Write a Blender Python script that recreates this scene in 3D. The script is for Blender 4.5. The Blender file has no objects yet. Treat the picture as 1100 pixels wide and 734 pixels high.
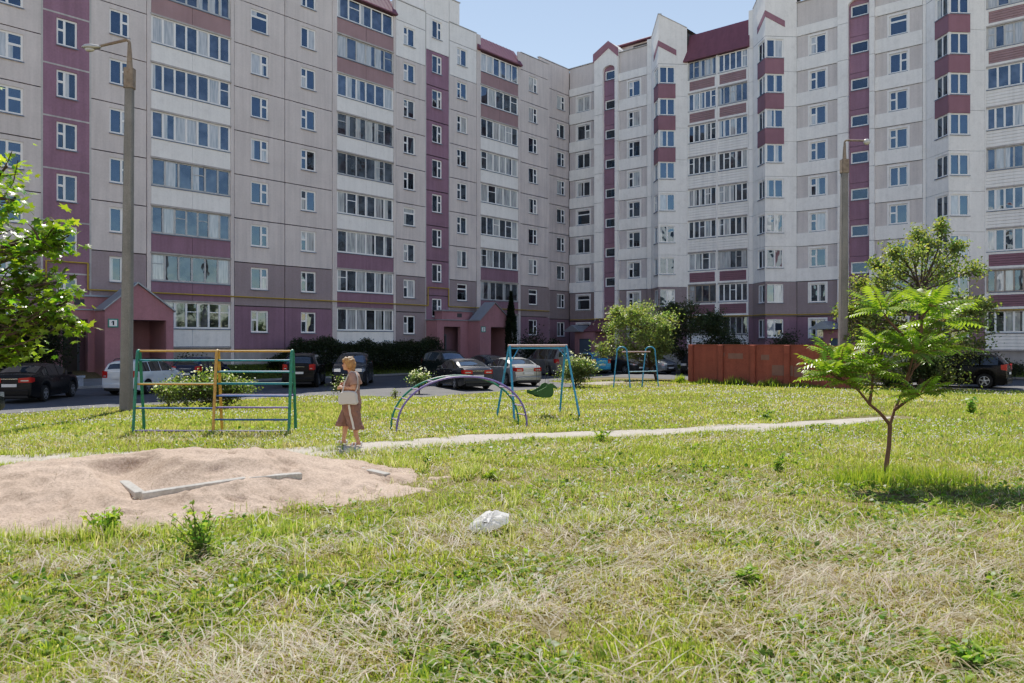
import bpy, bmesh, math, random
import numpy as np
from mathutils import Vector, Matrix

R = math.radians
random.seed(7)
rng = np.random.default_rng(11)
scene = bpy.context.scene
COL = scene.collection
CAMZ = 2.0
F = 855.0
UL = (.6524, .7579)      # direction of the left wing's facade, away from the camera
UR = (.7579, -.6524)     # direction of the right wing's facade, to the right


def ab(a, b):
    return (a*UL[0] + b*UR[0], a*UL[1] + b*UR[1])


def smooth(e0, e1, x):
    t = np.clip((x-e0)/(e1-e0), 0, 1)
    return t*t*(3-2*t)


# ------------------------------------------------------------------ noise / terrain
def _hash(ix, iy, seed):
    h = (ix.astype(np.int64)*374761393 + iy.astype(np.int64)*668265263 + seed*974711) & 0x7fffffff
    h = ((h ^ (h >> 13))*1274126177) & 0x7fffffff
    return ((h ^ (h >> 16)) & 0xffff)/65535.0


def vnoise(x, y, scale, seed=0):
    x = np.asarray(x, float)/scale; y = np.asarray(y, float)/scale
    ix = np.floor(x); iy = np.floor(y); fx = x-ix; fy = y-iy
    fx = fx*fx*(3-2*fx); fy = fy*fy*(3-2*fy)
    a = _hash(ix, iy, seed); b = _hash(ix+1, iy, seed); c = _hash(ix, iy+1, seed); d = _hash(ix+1, iy+1, seed)
    return (a*(1-fx)+b*fx)*(1-fy)+(c*(1-fx)+d*fx)*fy


def road_sd(x, y):
    """>0 on the asphalt"""
    a = x*UL[0]+y*UL[1]; b = x*UR[0]+y*UR[1]
    bay = 4.6*smooth(20, 23, a)*(1-smooth(34, 37, a))
    return np.maximum(-(b+29-bay), a-43.5)


def ground_z(x, y):
    x = np.asarray(x, float); y = np.asarray(y, float)
    dr = road_sd(x, y)
    a = x*UL[0]+y*UL[1]; b = x*UR[0]+y*UR[1]
    z = -.33*smooth(-14, -1, dr)
    z = z + .75*smooth(-41.8, -46, b)*(a < 70) + .2*smooth(57.5, 62, a)
    lawn = smooth(-.3, -2.5, dr)
    z = z + lawn*(.07*(vnoise(x, y, 2.3, 3)-.5)+.05*(vnoise(x, y, .8, 4)-.5))
    return z


def gz(x, y):
    return float(ground_z(np.array([x]), np.array([y]))[0])


def at(px, py):
    """ground point seen at a photo pixel"""
    k = (px-550)/F; m = (py-366.7)/F
    Y = 3.0
    while Y < 120 and CAMZ - m*Y > gz(k*Y, Y):
        Y += .05
    return (k*Y, Y, gz(k*Y, Y))


# ------------------------------------------------------------------ mesh helper
class MB:
    def __init__(s):
        s.v = []; s.f = []; s.m = []; s.pv = []; s.T = None

    def add(s, verts, faces, m=0, pv=None):
        o = len(s.v)
        if s.T is not None:
            verts = [tuple(s.T @ Vector(p)) for p in verts]
        s.v += [tuple(p) for p in verts]
        for f in faces:
            s.f.append(tuple(i+o for i in f)); s.m.append(m); s.pv.append(pv)
        return s

    def box(s, x0, x1, y0, y1, z0, z1, m=0):
        v = [(x0, y0, z0), (x1, y0, z0), (x1, y1, z0), (x0, y1, z0), (x0, y0, z1), (x1, y0, z1), (x1, y1, z1), (x0, y1, z1)]
        return s.add(v, [(0, 3, 2, 1), (4, 5, 6, 7), (0, 1, 5, 4), (1, 2, 6, 5), (2, 3, 7, 6), (3, 0, 4, 7)], m)

    def quad(s, a, b, c, d, m=0, pv=None):
        return s.add([a, b, c, d], [(0, 1, 2, 3)], m, pv)

    def prism(s, poly, z0, z1, m=0):
        n = len(poly)
        v = [(p[0], p[1], z0) for p in poly]+[(p[0], p[1], z1) for p in poly]
        f = [tuple(range(n-1, -1, -1)), tuple(range(n, 2*n))]+[(i, (i+1) % n, n+(i+1) % n, n+i) for i in range(n)]
        return s.add(v, f, m)

    def extr(s, prof, axis, a0, a1, m=0):
        """profile (list of 2-d points) swept along 'x' or 'y'; profile in (y,z) or (x,z)"""
        n = len(prof)
        if axis == 'x':
            v = [(a0, p[0], p[1]) for p in prof]+[(a1, p[0], p[1]) for p in prof]
        else:
            v = [(p[0], a0, p[1]) for p in prof]+[(p[0], a1, p[1]) for p in prof]
        f = [tuple(range(n-1, -1, -1)), tuple(range(n, 2*n))]+[(i, (i+1) % n, n+(i+1) % n, n+i) for i in range(n)]
        return s.add(v, f, m)

    def tube(s, pts, rad, n=8, m=0, cap=True):
        pts = [Vector(p) for p in pts]
        if not hasattr(rad, '__len__'):
            rad = [rad]*len(pts)
        vs = []; fs = []
        prev = None
        for i, p in enumerate(pts):
            t = (pts[min(i+1, len(pts)-1)]-pts[max(i-1, 0)])
            if t.length < 1e-9: t = Vector((0, 0, 1))
            t.normalize()
            if prev is None:
                u = t.orthogonal().normalized()
            else:
                u = prev - t*prev.dot(t)
                if u.length < 1e-6: u = t.orthogonal()
                u.normalize()
            prev = u; w = t.cross(u)
            for k in range(n):
                an = 2*math.pi*k/n
                vs.append(p+(u*math.cos(an)+w*math.sin(an))*rad[i])
        for i in range(len(pts)-1):
            for k in range(n):
                a = i*n+k; b = i*n+(k+1) % n
                fs.append((a, b, b+n, a+n))
        if cap:
            fs.append(tuple(range(n-1, -1, -1))); o = (len(pts)-1)*n
            fs.append(tuple(o+k for k in range(n)))
        return s.add(vs, fs, m)

    def loft(s, rings, m=0, cap=True):
        n = len(rings[0]); vs = [p for r in rings for p in r]; fs = []
        for i in range(len(rings)-1):
            for k in range(n):
                a = i*n+k; b = i*n+(k+1) % n
                fs.append((a, b, b+n, a+n))
        if cap:
            fs.append(tuple(range(n-1, -1, -1))); o = (len(rings)-1)*n
            fs.append(tuple(o+k for k in range(n)))
        return s.add(vs, fs, m)

    def ball(s, c, rx, ry, rz, n=12, k=8, m=0):
        rings = []
        for i in range(1, k):
            t = math.pi*i/k
            rings.append([(c[0]+rx*math.sin(t)*math.cos(2*math.pi*j/n), c[1]+ry*math.sin(t)*math.sin(2*math.pi*j/n), c[2]-rz*math.cos(t)) for j in range(n)])
        return s.loft(rings, m)

    def mesh(s, name, mats, smoothang=None):
        me = bpy.data.meshes.new(name)
        me.from_pydata(s.v, [], s.f)
        for mt in mats: me.materials.append(mt)
        me.polygons.foreach_set('material_index', s.m)
        if any(p is not None for p in s.pv):
            ca = me.color_attributes.new('pv', 'FLOAT_COLOR', 'CORNER')
            d = []
            for f, p in zip(s.f, s.pv):
                uv = [(0, 0), (1, 0), (1, 1), (0, 1)]
                for j in range(len(f)):
                    u = uv[j % 4]
                    d += [p if p is not None else .3, u[0], u[1], 1.0]
            ca.data.foreach_set('color', d)
        if smoothang is not None:
            me.polygons.foreach_set('use_smooth', [True]*len(me.polygons))
            me.update()
            me.set_sharp_from_angle(angle=R(smoothang))
        me.update()
        return me

    def build(s, name, mats, parent=None, smoothang=None, loc=None):
        if not isinstance(mats, (list, tuple)): mats = [mats]
        return link(name, s.mesh(name, mats, smoothang), parent, loc)


def link(name, me, parent=None, loc=None, rotz=0):
    o = bpy.data.objects.new(name, me); COL.objects.link(o)
    if parent is not None: o.parent = parent
    if loc is not None: o.location = loc
    if rotz: o.rotation_euler = (0, 0, rotz)
    return o


def empty(name, loc, rotz=0):
    o = bpy.data.objects.new(name, None); COL.objects.link(o)
    o.location = loc; o.rotation_euler = (0, 0, rotz); o.empty_display_size = .3
    return o


def tag(o, label=None, cat=None, group=None, kind=None):
    if label: o['label'] = label
    if cat: o['category'] = cat
    if group: o['group'] = group
    if kind: o['kind'] = kind
    return o


# ------------------------------------------------------------------ materials
def newmat(name):
    m = bpy.data.materials.new(name); m.use_nodes = True
    nt = m.node_tree
    for n in list(nt.nodes): nt.nodes.remove(n)
    out = nt.nodes.new('ShaderNodeOutputMaterial')
    return m, nt, out


def N(nt, typ, **kw):
    n = nt.nodes.new(typ)
    for k, v in kw.items():
        if k == 'inp':
            for kk, vv in v.items(): n.inputs[kk].default_value = vv
        else: setattr(n, k, v)
    return n


def mat(name, col, rough=.8, var=.12, scale=1.5, streak=0, bump=.0, bscale=40, metal=0, spec=.4, coat=0, dirt=None, fine=.0):
    m, nt, out = newmat(name)
    L = nt.links.new
    p = N(nt, 'ShaderNodeBsdfPrincipled', inp={'Roughness': rough, 'Metallic': metal, 'Specular IOR Level': spec, 'Coat Weight': coat})
    L(p.outputs[0], out.inputs[0])
    tc = N(nt, 'ShaderNodeTexCoord')
    n1 = N(nt, 'ShaderNodeTexNoise', inp={'Scale': scale, 'Detail': 6, 'Roughness': .65})
    L(tc.outputs['Object'], n1.inputs['Vector'])
    rmp = N(nt, 'ShaderNodeMapRange', inp={1: .3, 2: .7, 3: 1-var, 4: 1+var})
    L(n1.outputs['Fac'], rmp.inputs[0])
    fac = rmp.outputs[0]
    if streak:
        mp = N(nt, 'ShaderNodeMapping'); mp.inputs['Scale'].default_value = (3.2, 3.2, .18)
        L(tc.outputs['Object'], mp.inputs['Vector'])
        n2 = N(nt, 'ShaderNodeTexNoise', inp={'Scale': 1.0, 'Detail': 4, 'Roughness': .6}); L(mp.outputs[0], n2.inputs['Vector'])
        r2 = N(nt, 'ShaderNodeMapRange', inp={1: .35, 2: .7, 3: 1+streak*.3, 4: 1-streak}); L(n2.outputs['Fac'], r2.inputs[0])
        mm = N(nt, 'ShaderNodeMath', operation='MULTIPLY'); L(fac, mm.inputs[0]); L(r2.outputs[0], mm.inputs[1]); fac = mm.outputs[0]
    if fine:
        n4 = N(nt, 'ShaderNodeTexNoise', inp={'Scale': bscale, 'Detail': 3}); L(tc.outputs['Object'], n4.inputs['Vector'])
        r4 = N(nt, 'ShaderNodeMapRange', inp={1: .3, 2: .7, 3: 1-fine, 4: 1+fine}); L(n4.outputs['Fac'], r4.inputs[0])
        m4 = N(nt, 'ShaderNodeMath', operation='MULTIPLY'); L(fac, m4.inputs[0]); L(r4.outputs[0], m4.inputs[1]); fac = m4.outputs[0]
    vm = N(nt, 'ShaderNodeVectorMath', operation='SCALE'); vm.inputs[0].default_value = col[:3]
    L(fac, vm.inputs['Scale'])
    colout = vm.outputs[0]
    if dirt:
        n3 = N(nt, 'ShaderNodeTexNoise', inp={'Scale': scale*2.7, 'Detail': 8, 'Roughness': .7}); L(tc.outputs['Object'], n3.inputs['Vector'])
        r3 = N(nt, 'ShaderNodeMapRange', inp={1: .52, 2: .68, 3: 0, 4: dirt[3]}); L(n3.outputs['Fac'], r3.inputs[0])
        mx = N(nt, 'ShaderNodeMix', data_type='RGBA'); L(r3.outputs[0], mx.inputs['Factor']); L(colout, mx.inputs['A'])
        mx.inputs['B'].default_value = (*dirt[:3], 1); colout = mx.outputs['Result']
    L(colout, p.inputs['Base Color'])
    if bump:
        nb = N(nt, 'ShaderNodeTexNoise', inp={'Scale': bscale, 'Detail': 5}); L(tc.outputs['Object'], nb.inputs['Vector'])
        bp = N(nt, 'ShaderNodeBump', inp={'Strength': bump, 'Distance': .02}); L(nb.outputs['Fac'], bp.inputs['Height']); L(bp.outputs[0], p.inputs['Normal'])
    return m


def leafmat(name, attr=True, col=(.08, .13, .03), trans=.45, rough=.45, gloss=.35, hue=None):
    """leaf / blade: colour comes from the mesh's own colour attribute"""
    m, nt, out = newmat(name); L = nt.links.new
    if attr:
        at_ = N(nt, 'ShaderNodeVertexColor', layer_name='col'); c = at_.outputs['Color']
    else:
        rgb = N(nt, 'ShaderNodeRGB'); rgb.outputs[0].default_value = (*col, 1); c = rgb.outputs[0]
    p = N(nt, 'ShaderNodeBsdfPrincipled', inp={'Roughness': rough, 'Specular IOR Level': gloss}); L(c, p.inputs['Base Color'])
    t = N(nt, 'ShaderNodeBsdfTranslucent')
    g = N(nt, 'ShaderNodeMix', data_type='RGBA', blend_type='MULTIPLY'); g.inputs['Factor'].default_value = 1
    L(c, g.inputs['A']); g.inputs['B'].default_value = (1.5, 1.6, .75, 1) if hue is None else hue
    L(g.outputs['Result'], t.inputs['Color'])
    mx = N(nt, 'ShaderNodeMixShader'); mx.inputs[0].default_value = trans
    L(p.outputs[0], mx.inputs[1]); L(t.outputs[0], mx.inputs[2]); L(mx.outputs[0], out.inputs[0])
    return m


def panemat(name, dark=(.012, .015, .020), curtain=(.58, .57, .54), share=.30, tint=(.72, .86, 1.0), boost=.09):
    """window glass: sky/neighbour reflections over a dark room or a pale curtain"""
    m, nt, out = newmat(name); L = nt.links.new
    vc = N(nt, 'ShaderNodeVertexColor', layer_name='pv'); sp = N(nt, 'ShaderNodeSeparateColor'); L(vc.outputs['Color'], sp.inputs[0])
    oi = N(nt, 'ShaderNodeObjectInfo')
    ad = N(nt, 'ShaderNodeMath', operation='ADD'); L(sp.outputs[0], ad.inputs[0]); L(oi.outputs['Random'], ad.inputs[1])
    fr = N(nt, 'ShaderNodeMath', operation='FRACT'); L(ad.outputs[0], fr.inputs[0])
    # curtain folds
    tc = N(nt, 'ShaderNodeTexCoord'); mp = N(nt, 'ShaderNodeMapping'); mp.inputs['Scale'].default_value = (7, 7, .7); L(tc.outputs['Object'], mp.inputs[0])
    nz = N(nt, 'ShaderNodeTexNoise', inp={'Scale': 1.4, 'Detail': 3}); L(mp.outputs[0], nz.inputs['Vector'])
    fold = N(nt, 'ShaderNodeMapRange', inp={1: .3, 2: .7, 3: .55, 4: 1.1}); L(nz.outputs[0], fold.inputs[0])
    cc = N(nt, 'ShaderNodeVectorMath', operation='SCALE'); cc.inputs[0].default_value = curtain; L(fold.outputs[0], cc.inputs['Scale'])
    # random half-drawn curtain: compare u with a random threshold
    r2 = N(nt, 'ShaderNodeMath', operation='MULTIPLY'); r2.inputs[1].default_value = 7.31; L(fr.outputs[0], r2.inputs[0])
    fr2 = N(nt, 'ShaderNodeMath', operation='FRACT'); L(r2.outputs[0], fr2.inputs[0])
    gt = N(nt, 'ShaderNodeMath', operation='LESS_THAN'); L(fr.outputs[0], gt.inputs[0]); gt.inputs[1].default_value = share
    up = N(nt, 'ShaderNodeMath', operation='MULTIPLY_ADD'); L(fr2.outputs[0], up.inputs[0]); up.inputs[1].default_value = 1.6; up.inputs[2].default_value = .15
    half = N(nt, 'ShaderNodeMath', operation='LESS_THAN'); L(sp.outputs[1], half.inputs[0]); L(up.outputs[0], half.inputs[1])
    cf = N(nt, 'ShaderNodeMath', operation='MULTIPLY'); L(gt.outputs[0], cf.inputs[0]); L(half.outputs[0], cf.inputs[1])
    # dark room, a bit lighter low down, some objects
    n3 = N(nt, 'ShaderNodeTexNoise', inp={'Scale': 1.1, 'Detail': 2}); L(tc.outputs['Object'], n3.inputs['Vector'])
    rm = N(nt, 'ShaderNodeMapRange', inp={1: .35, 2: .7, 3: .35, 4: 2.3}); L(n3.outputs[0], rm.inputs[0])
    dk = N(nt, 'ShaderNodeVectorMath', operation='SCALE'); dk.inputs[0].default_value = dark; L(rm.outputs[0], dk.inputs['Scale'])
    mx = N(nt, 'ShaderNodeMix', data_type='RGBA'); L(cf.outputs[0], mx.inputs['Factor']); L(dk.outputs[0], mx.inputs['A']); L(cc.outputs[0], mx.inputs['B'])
    df = N(nt, 'ShaderNodeBsdfDiffuse'); L(mx.outputs['Result'], df.inputs['Color'])
    gl = N(nt, 'ShaderNodeBsdfGlossy', inp={'Roughness': .015, 'Color': (*tint, 1)})
    nb = N(nt, 'ShaderNodeTexNoise', inp={'Scale': 1.3, 'Detail': 1}); L(tc.outputs['Object'], nb.inputs['Vector'])
    bp = N(nt, 'ShaderNodeBump', inp={'Strength': .10, 'Distance': .06}); L(nb.outputs[0], bp.inputs['Height']); L(bp.outputs[0], gl.inputs['Normal'])
    fs = N(nt, 'ShaderNodeFresnel', inp={'IOR': 1.65})
    fa = N(nt, 'ShaderNodeMath', operation='ADD', use_clamp=True); L(fs.outputs[0], fa.inputs[0]); fa.inputs[1].default_value = boost
    ms = N(nt, 'ShaderNodeMixShader'); L(fa.outputs[0], ms.inputs[0]); L(df.outputs[0], ms.inputs[1]); L(gl.outputs[0], ms.inputs[2])
    L(ms.outputs[0], out.inputs[0])
    return m


M = {}
M['grey'] = mat('grey_render', (.67, .60, .568), .9, .08, .5, streak=.13, fine=.05, bscale=9)
M['brown'] = mat('mauve_brown_render', (.37, .305, .30), .9, .06, .5, streak=.06, fine=.05, bscale=9)
M['plum'] = mat('plum_render', (.325, .205, .25), .9, .09, .5, streak=.11, fine=.05, bscale=9)
M['bandplum'] = mat('plum_band', (.31, .18, .205), .85, .07, .7, streak=.05)
M['white'] = mat('white_panel', (.90, .88, .85), .85, .05, .6, streak=.08, fine=.04, bscale=9, dirt=(.55, .52, .48, .3))
M['greyR'] = mat('grey_panel', (.64, .585, .56), .9, .08, .5, streak=.13, fine=.05, bscale=9)
M['slatb'] = mat('brown_slat', (.36, .25, .245), .8, .08, .8, streak=.06)
M['slatw'] = mat('white_slat', (.90, .875, .84), .8, .05, .8, streak=.12)
M['conc'] = mat('concrete_parapet', (.52, .50, .475), .95, .1, .6, streak=.2, fine=.06, bscale=9)
M['joint'] = mat('dark_joint', (.10, .095, .10), .95, .1, 1)
M['slab'] = mat('slab_edge', (.45, .41, .38), .9, .12, 1.5, streak=.1)
M['frame'] = mat('white_frame', (.90, .89, .87), .5, .03, 1)
M['framew'] = mat('wood_frame', (.42, .36, .30), .7, .15, 3)
M['frameg'] = mat('grey_frame', (.50, .49, .47), .7, .12, 3)
M['sill'] = mat('metal_sill', (.22, .24, .28), .5, .1, 3)
M['roofr'] = mat('burgundy_metal_roof', (.20, .08, .10), .6, .08, 2, streak=.1, spec=.5)
M['porch'] = mat('pink_render', (.42, .23, .245), .9, .08, .8, streak=.06, fine=.05, bscale=12)
M['porchd'] = mat('plum_porch_wall', (.25, .14, .165), .9, .08, .8)
M['door'] = mat('grey_metal_door', (.12, .14, .16), .5, .08, 2)
M['doord'] = mat('dark_wood_door', (.06, .045, .04), .6, .2, 3)
M['metal'] = mat('grey_metal', (.33, .35, .37), .45, .06, 2, metal=.3)
M['gas'] = mat('yellow_pipe_paint', (.45, .32, .06), .5, .1, 3)
M['pane'] = panemat('window_glass')
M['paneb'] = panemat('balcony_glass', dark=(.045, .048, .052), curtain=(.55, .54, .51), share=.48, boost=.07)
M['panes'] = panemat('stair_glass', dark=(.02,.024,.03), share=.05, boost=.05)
M['tar'] = mat('roof_felt', (.07, .07, .07), .95)
# ================================================================== BUILDINGS
FL = 2.8
GAP = .028


def panel(mb, x0, x1, z0, z1, m, hole=None, y=0.0, depth=.17, g=GAP):
    """one prefabricated facade panel with its joint gap and, if any, a window opening with reveals"""
    x0 += g; x1 -= g; z0 += g; z1 -= g
    def q(a, b, c, d):
        if b-a > 1e-4 and d-c > 1e-4:
            mb.quad((a, y, c), (b, y, c), (b, y, d), (a, y, d), m)
    # returns of the panel edge into the joint
    for (p, r) in (((x0, z0), (x0, z1)), ((x1, z1), (x1, z0)), ((x0, z1), (x1, z1)), ((x1, z0), (x0, z0))):
        mb.quad((p[0], y, p[1]), (r[0], y, r[1]), (r[0], y+depth, r[1]), (p[0], y+depth, p[1]), m)
    if hole is None:
        q(x0, x1, z0, z1); return
    h0, h1, k0, k1 = hole
    q(x0, x1, z0, k0); q(x0, x1, k1, z1); q(x0, h0, k0, k1); q(h1, x1, k0, k1)
    for (p, r) in (((h0, k1), (h0, k0)), ((h1, k0), (h1, k1)), ((h1, k1), (h0, k1)), ((h0, k0), (h1, k0))):
        mb.quad((p[0], y, p[1]), (r[0], y, r[1]), (r[0], y+depth, r[1]), (p[0], y+depth, p[1]), m)


_wc = {}


def win_meshes(W, H, kind, var):
    """frame, pane and sill meshes of one window; origin bottom centre of the opening on the facade plane"""
    key = (round(W, 2), round(H, 2), kind, var)
    if key in _wc: return _wc[key]
    rr = random.Random(hash(key) & 0xffff)
    fr = MB(); pn = MB(); si = MB()
    y0, y1 = .07, .13; t = .07
    def bar(a, b, c, d, yy=0): fr.box(a, b, y0+yy, y1+yy, c, d)
    hw = W/2
    def sash(a, b, c, d):
        s = .058
        bar(a, a+s, c, d); bar(b-s, b, c, d); bar(a+s, b-s, c, c+s); bar(a+s, b-s, d-s, d)
        yy = y0+.035; ti = rr.uniform(-.012, .012); tj = rr.uniform(-.008, .008)
        pn.quad((a+s, yy-ti, c+s), (b-s, yy+ti, c+s), (b-s, yy+ti+tj, d-s), (a+s, yy-ti+tj, d-s), 0, rr.random())
    e = .04
    bar(-hw, -hw+e, 0, H); bar(hw-e, hw, 0, H); bar(-hw+e, hw-e, 0, e); bar(-hw+e, hw-e, H-e, H)
    a, b, c, d = -hw+e, hw-e, e, H-e
    if kind == 'wl':      # wide left, narrow split right
        x = a+(b-a)*.62; z = c+(d-c)*.58
        sash(a, x, c, d); sash(x, b, c, z); sash(x, b, z, d)
    elif kind == 'wr':
        x = a+(b-a)*.38; z = c+(d-c)*.58
        sash(x, b, c, d); sash(a, x, c, z); sash(a, x, z, d)
    elif kind == 'two':
        sash(a, (a+b)/2, c, d); sash((a+b)/2, b, c, d)
    elif kind == 'three':
        x1 = a+(b-a)*.36; x2 = a+(b-a)*.7
        sash(a, x1, c, d); sash(x1, x2, c, d); sash(x2, b, c, d)
    elif kind == 'one':
        sash(a, b, c, d)
    elif kind == 'tri2':  # wide with transom light
        sash(a, b, c, c+(d-c)*.7); sash(a, b, c+(d-c)*.7, d)
    si.box(-hw-.03, hw+.03, -.075, .069, -.035, -.003)
    si.box(-hw-.03, hw+.03, -.075, -.062, -.06, -.0351)
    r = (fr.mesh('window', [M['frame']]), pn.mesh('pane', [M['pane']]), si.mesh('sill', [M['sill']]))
    _wc[key] = r
    return r


_sur = {}


def surround_mesh(W, H, t=.13):
    k = (round(W, 2), round(H, 2))
    if k not in _sur:
        mb = MB(); hw = W/2
        mb.box(-hw-t, -hw, -.03, .06, -t*.5, H+t); mb.box(hw, hw+t, -.03, .06, -t*.5, H+t)
        mb.box(-hw, hw, -.03, .06, H, H+t); mb.box(-hw, hw, -.028, .0, -t*.5-.02, -.062)
        _sur[k] = mb.mesh('surround', [M['white']])
    return _sur[k]


_pc = {}


def _alt(me, m):
    k = (me.name, m.name)
    if k not in _pc:
        c = me.copy(); c.materials[0] = m; _pc[k] = c
    return _pc[k]


def window(root, x, z, W, H, kind, y=0, rot=0, pane=None, surround=False, sill=True):
    var = random.randrange(7)
    f, p, s = win_meshes(W, H, kind, var)
    o = link('window', f, root, (x, y, z), rot)
    po = link('pane', p, o)
    if pane is not None:
        po.data = _alt(p, pane)
    if sill: link('sill', s, o)
    if surround: link('surround', surround_mesh(W, H), o)
    return o


def pick(main, alt=('two', 'two', 'tri2', 'wl', 'wr'), share=.14):
    return random.choice(alt) if random.random() < share else main


def balcony(root, x0, x1, zs, pm, n, gl0=.22, gl1=1.80, p0=-.9, slats=False, border=False, fm=None, y=.05, name='balcony'):
    """one glazed loggia: slab, parapet, row of framed panes"""
    rr = random
    fm = fm or rr.choice([M['frame']]*7+[M['frameg']]*2)
    mb = MB()
    zp0, zp1 = zs+p0, zs+gl0-.08
    if border:
        b = .14
        mb.box(x0, x1, y-.07, y+.05, zp0, zp0+b, 1); mb.box(x0, x1, y-.07, y+.05, zp1-b, zp1, 1)
        mb.box(x0, x0+b, y-.07, y+.05, zp0+b, zp1-b, 1); mb.box(x1-b, x1, y-.07, y+.05, zp0+b, zp1-b, 1)
        a0, a1, c0, c1 = x0+b, x1-b, zp0+b, zp1-b
    else:
        a0, a1, c0, c1 = x0, x1, zp0, zp1
    if slats:
        k = 5
        for i in range(k):
            h = (c1-c0)/k
            mb.extr([(y-.035, c0+i*h+.012), (y-.05, c0+i*h+.03), (y-.03, c0+(i+1)*h-.002), (y+.04, c0+(i+1)*h-.002), (y+.04, c0+i*h+.012)], 'x', a0+.001, a1-.001, 0)
        mb.box(a0, a1, y+.0405, y+.06, c0, c1, 2)
    else:
        k = max(1, round((a1-a0)/2.4)); w = (a1-a0)/k
        for i in range(k):
            mb.box(a0+i*w+.008, a0+(i+1)*w-.008, y-.05, y+.04, c0+.01, c1)
        mb.box(a0, a1, y+.0405, y+.06, c0, c1, 2)
    o = mb.build(name, [pm, M['white'], M['joint']], root)
    sl = MB(); sl.box(x0-.05, x1+.05, y-.10, y+1.1, zs+p0-.115, zs+p0-.004); sl.build('slab', M['slab'], o)
    ld = MB(); ld.box(x0, x1, y-.1, y+.08, zs+gl0-.078, zs+gl0-.02); ld.build('ledge', M['sill'], o)
    fr = MB(); pn = MB(); t = .058
    z0, z1 = zs+gl0-.018, zs+gl1
    fr.box(x0, x1, y-.01, y+.05, z0, z0+.09); fr.box(x0, x1, y-.01, y+.05, z1-.09, z1)
    xs = [x0+(x1-x0)*i/n for i in range(n+1)]
    for i, x in enumerate(xs):
        a = x-t if 0 < i < n else (x if i == 0 else x-2*t)
        fr.box(a, a+2*t, y-.01, y+.05, z0+.06, z1-.06)
    for i in range(n):
        if rr.random() < .12:
            zz = z0+(z1-z0)*.62; fr.box(xs[i]+t, xs[i+1]-t, y-.008, y+.045, zz, zz+.05)
        ti = rr.uniform(-.015, .015); tj = rr.uniform(-.008, .008); yy = y+.02
        pn.quad((xs[i]+t, yy-ti, z0+.06), (xs[i+1]-t, yy+ti, z0+.06), (xs[i+1]-t, yy+ti+tj, z1-.06), (xs[i]+t, yy-ti+tj, z1-.06), 0, rr.random())
    fr.build('glazing_frame', [fm], o); pn.build('pane', [M['paneb']], o)
    return o


# ---------------------------------------------------------------- left wing
A0 = 32.0
zL = 2.0+.21*FL                       # sill of the first row of windows
lw = empty('apartment_building', (*ab(A0, -46.45), 0), math.atan2(UL[1], UL[0]))
tag(lw, 'long grey panel apartment block with plum stair strips, on the left', 'apartment block')
TOPL = 28.2
wall = MB()
WM = [M['grey'], M['brown'], M['plum'], M['white'], M['joint'], M['conc'], M['slab']]
def lx(a): return a-A0
def zj(i, zs): return zs+FL*(i-1)-1.1     # joint below floor i
# (a0, a1, type, opts)
segs = [(6.6, 15.73, 'win', dict(wins=[(9.0, 1.5), (13.9, 1.9)], split=[11.2])),
        (15.73, 18.17, 'stair', dict(w=(16.45, 17.5))),
        (18.17, 21.3, 'win', dict(wins=[(19.75, 1.12)])),
        (21.3, 26.85, 'balc', dict(x=(21.55, 26.6), n=7)),
        (26.85, 30.57, 'win', dict(wins=[(28.68, 1.28)])),
        (30.57, 34.44, 'win', dict(wins=[(32.45, 1.22)], mir=1)),
        (34.44, 40.35, 'balc', dict(x=(34.85, 40.1), n=6)),
        (40.35, 43.45, 'win', dict(wins=[(41.73, 1.2)], far=1)),
        (43.45, 46.07, 'stair', dict(w=(44.15, 45.25))),
        (46.07, 49.35, 'win', dict(wins=[(47.6, 1.2)], far=1)),
        (49.35, 55.15, 'balc', dict(x=(49.85, 54.8), n=6)),
        (55.15, 59.36, 'win', dict(wins=[(56.95, 1.28)]))]
ZB = .0
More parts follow.
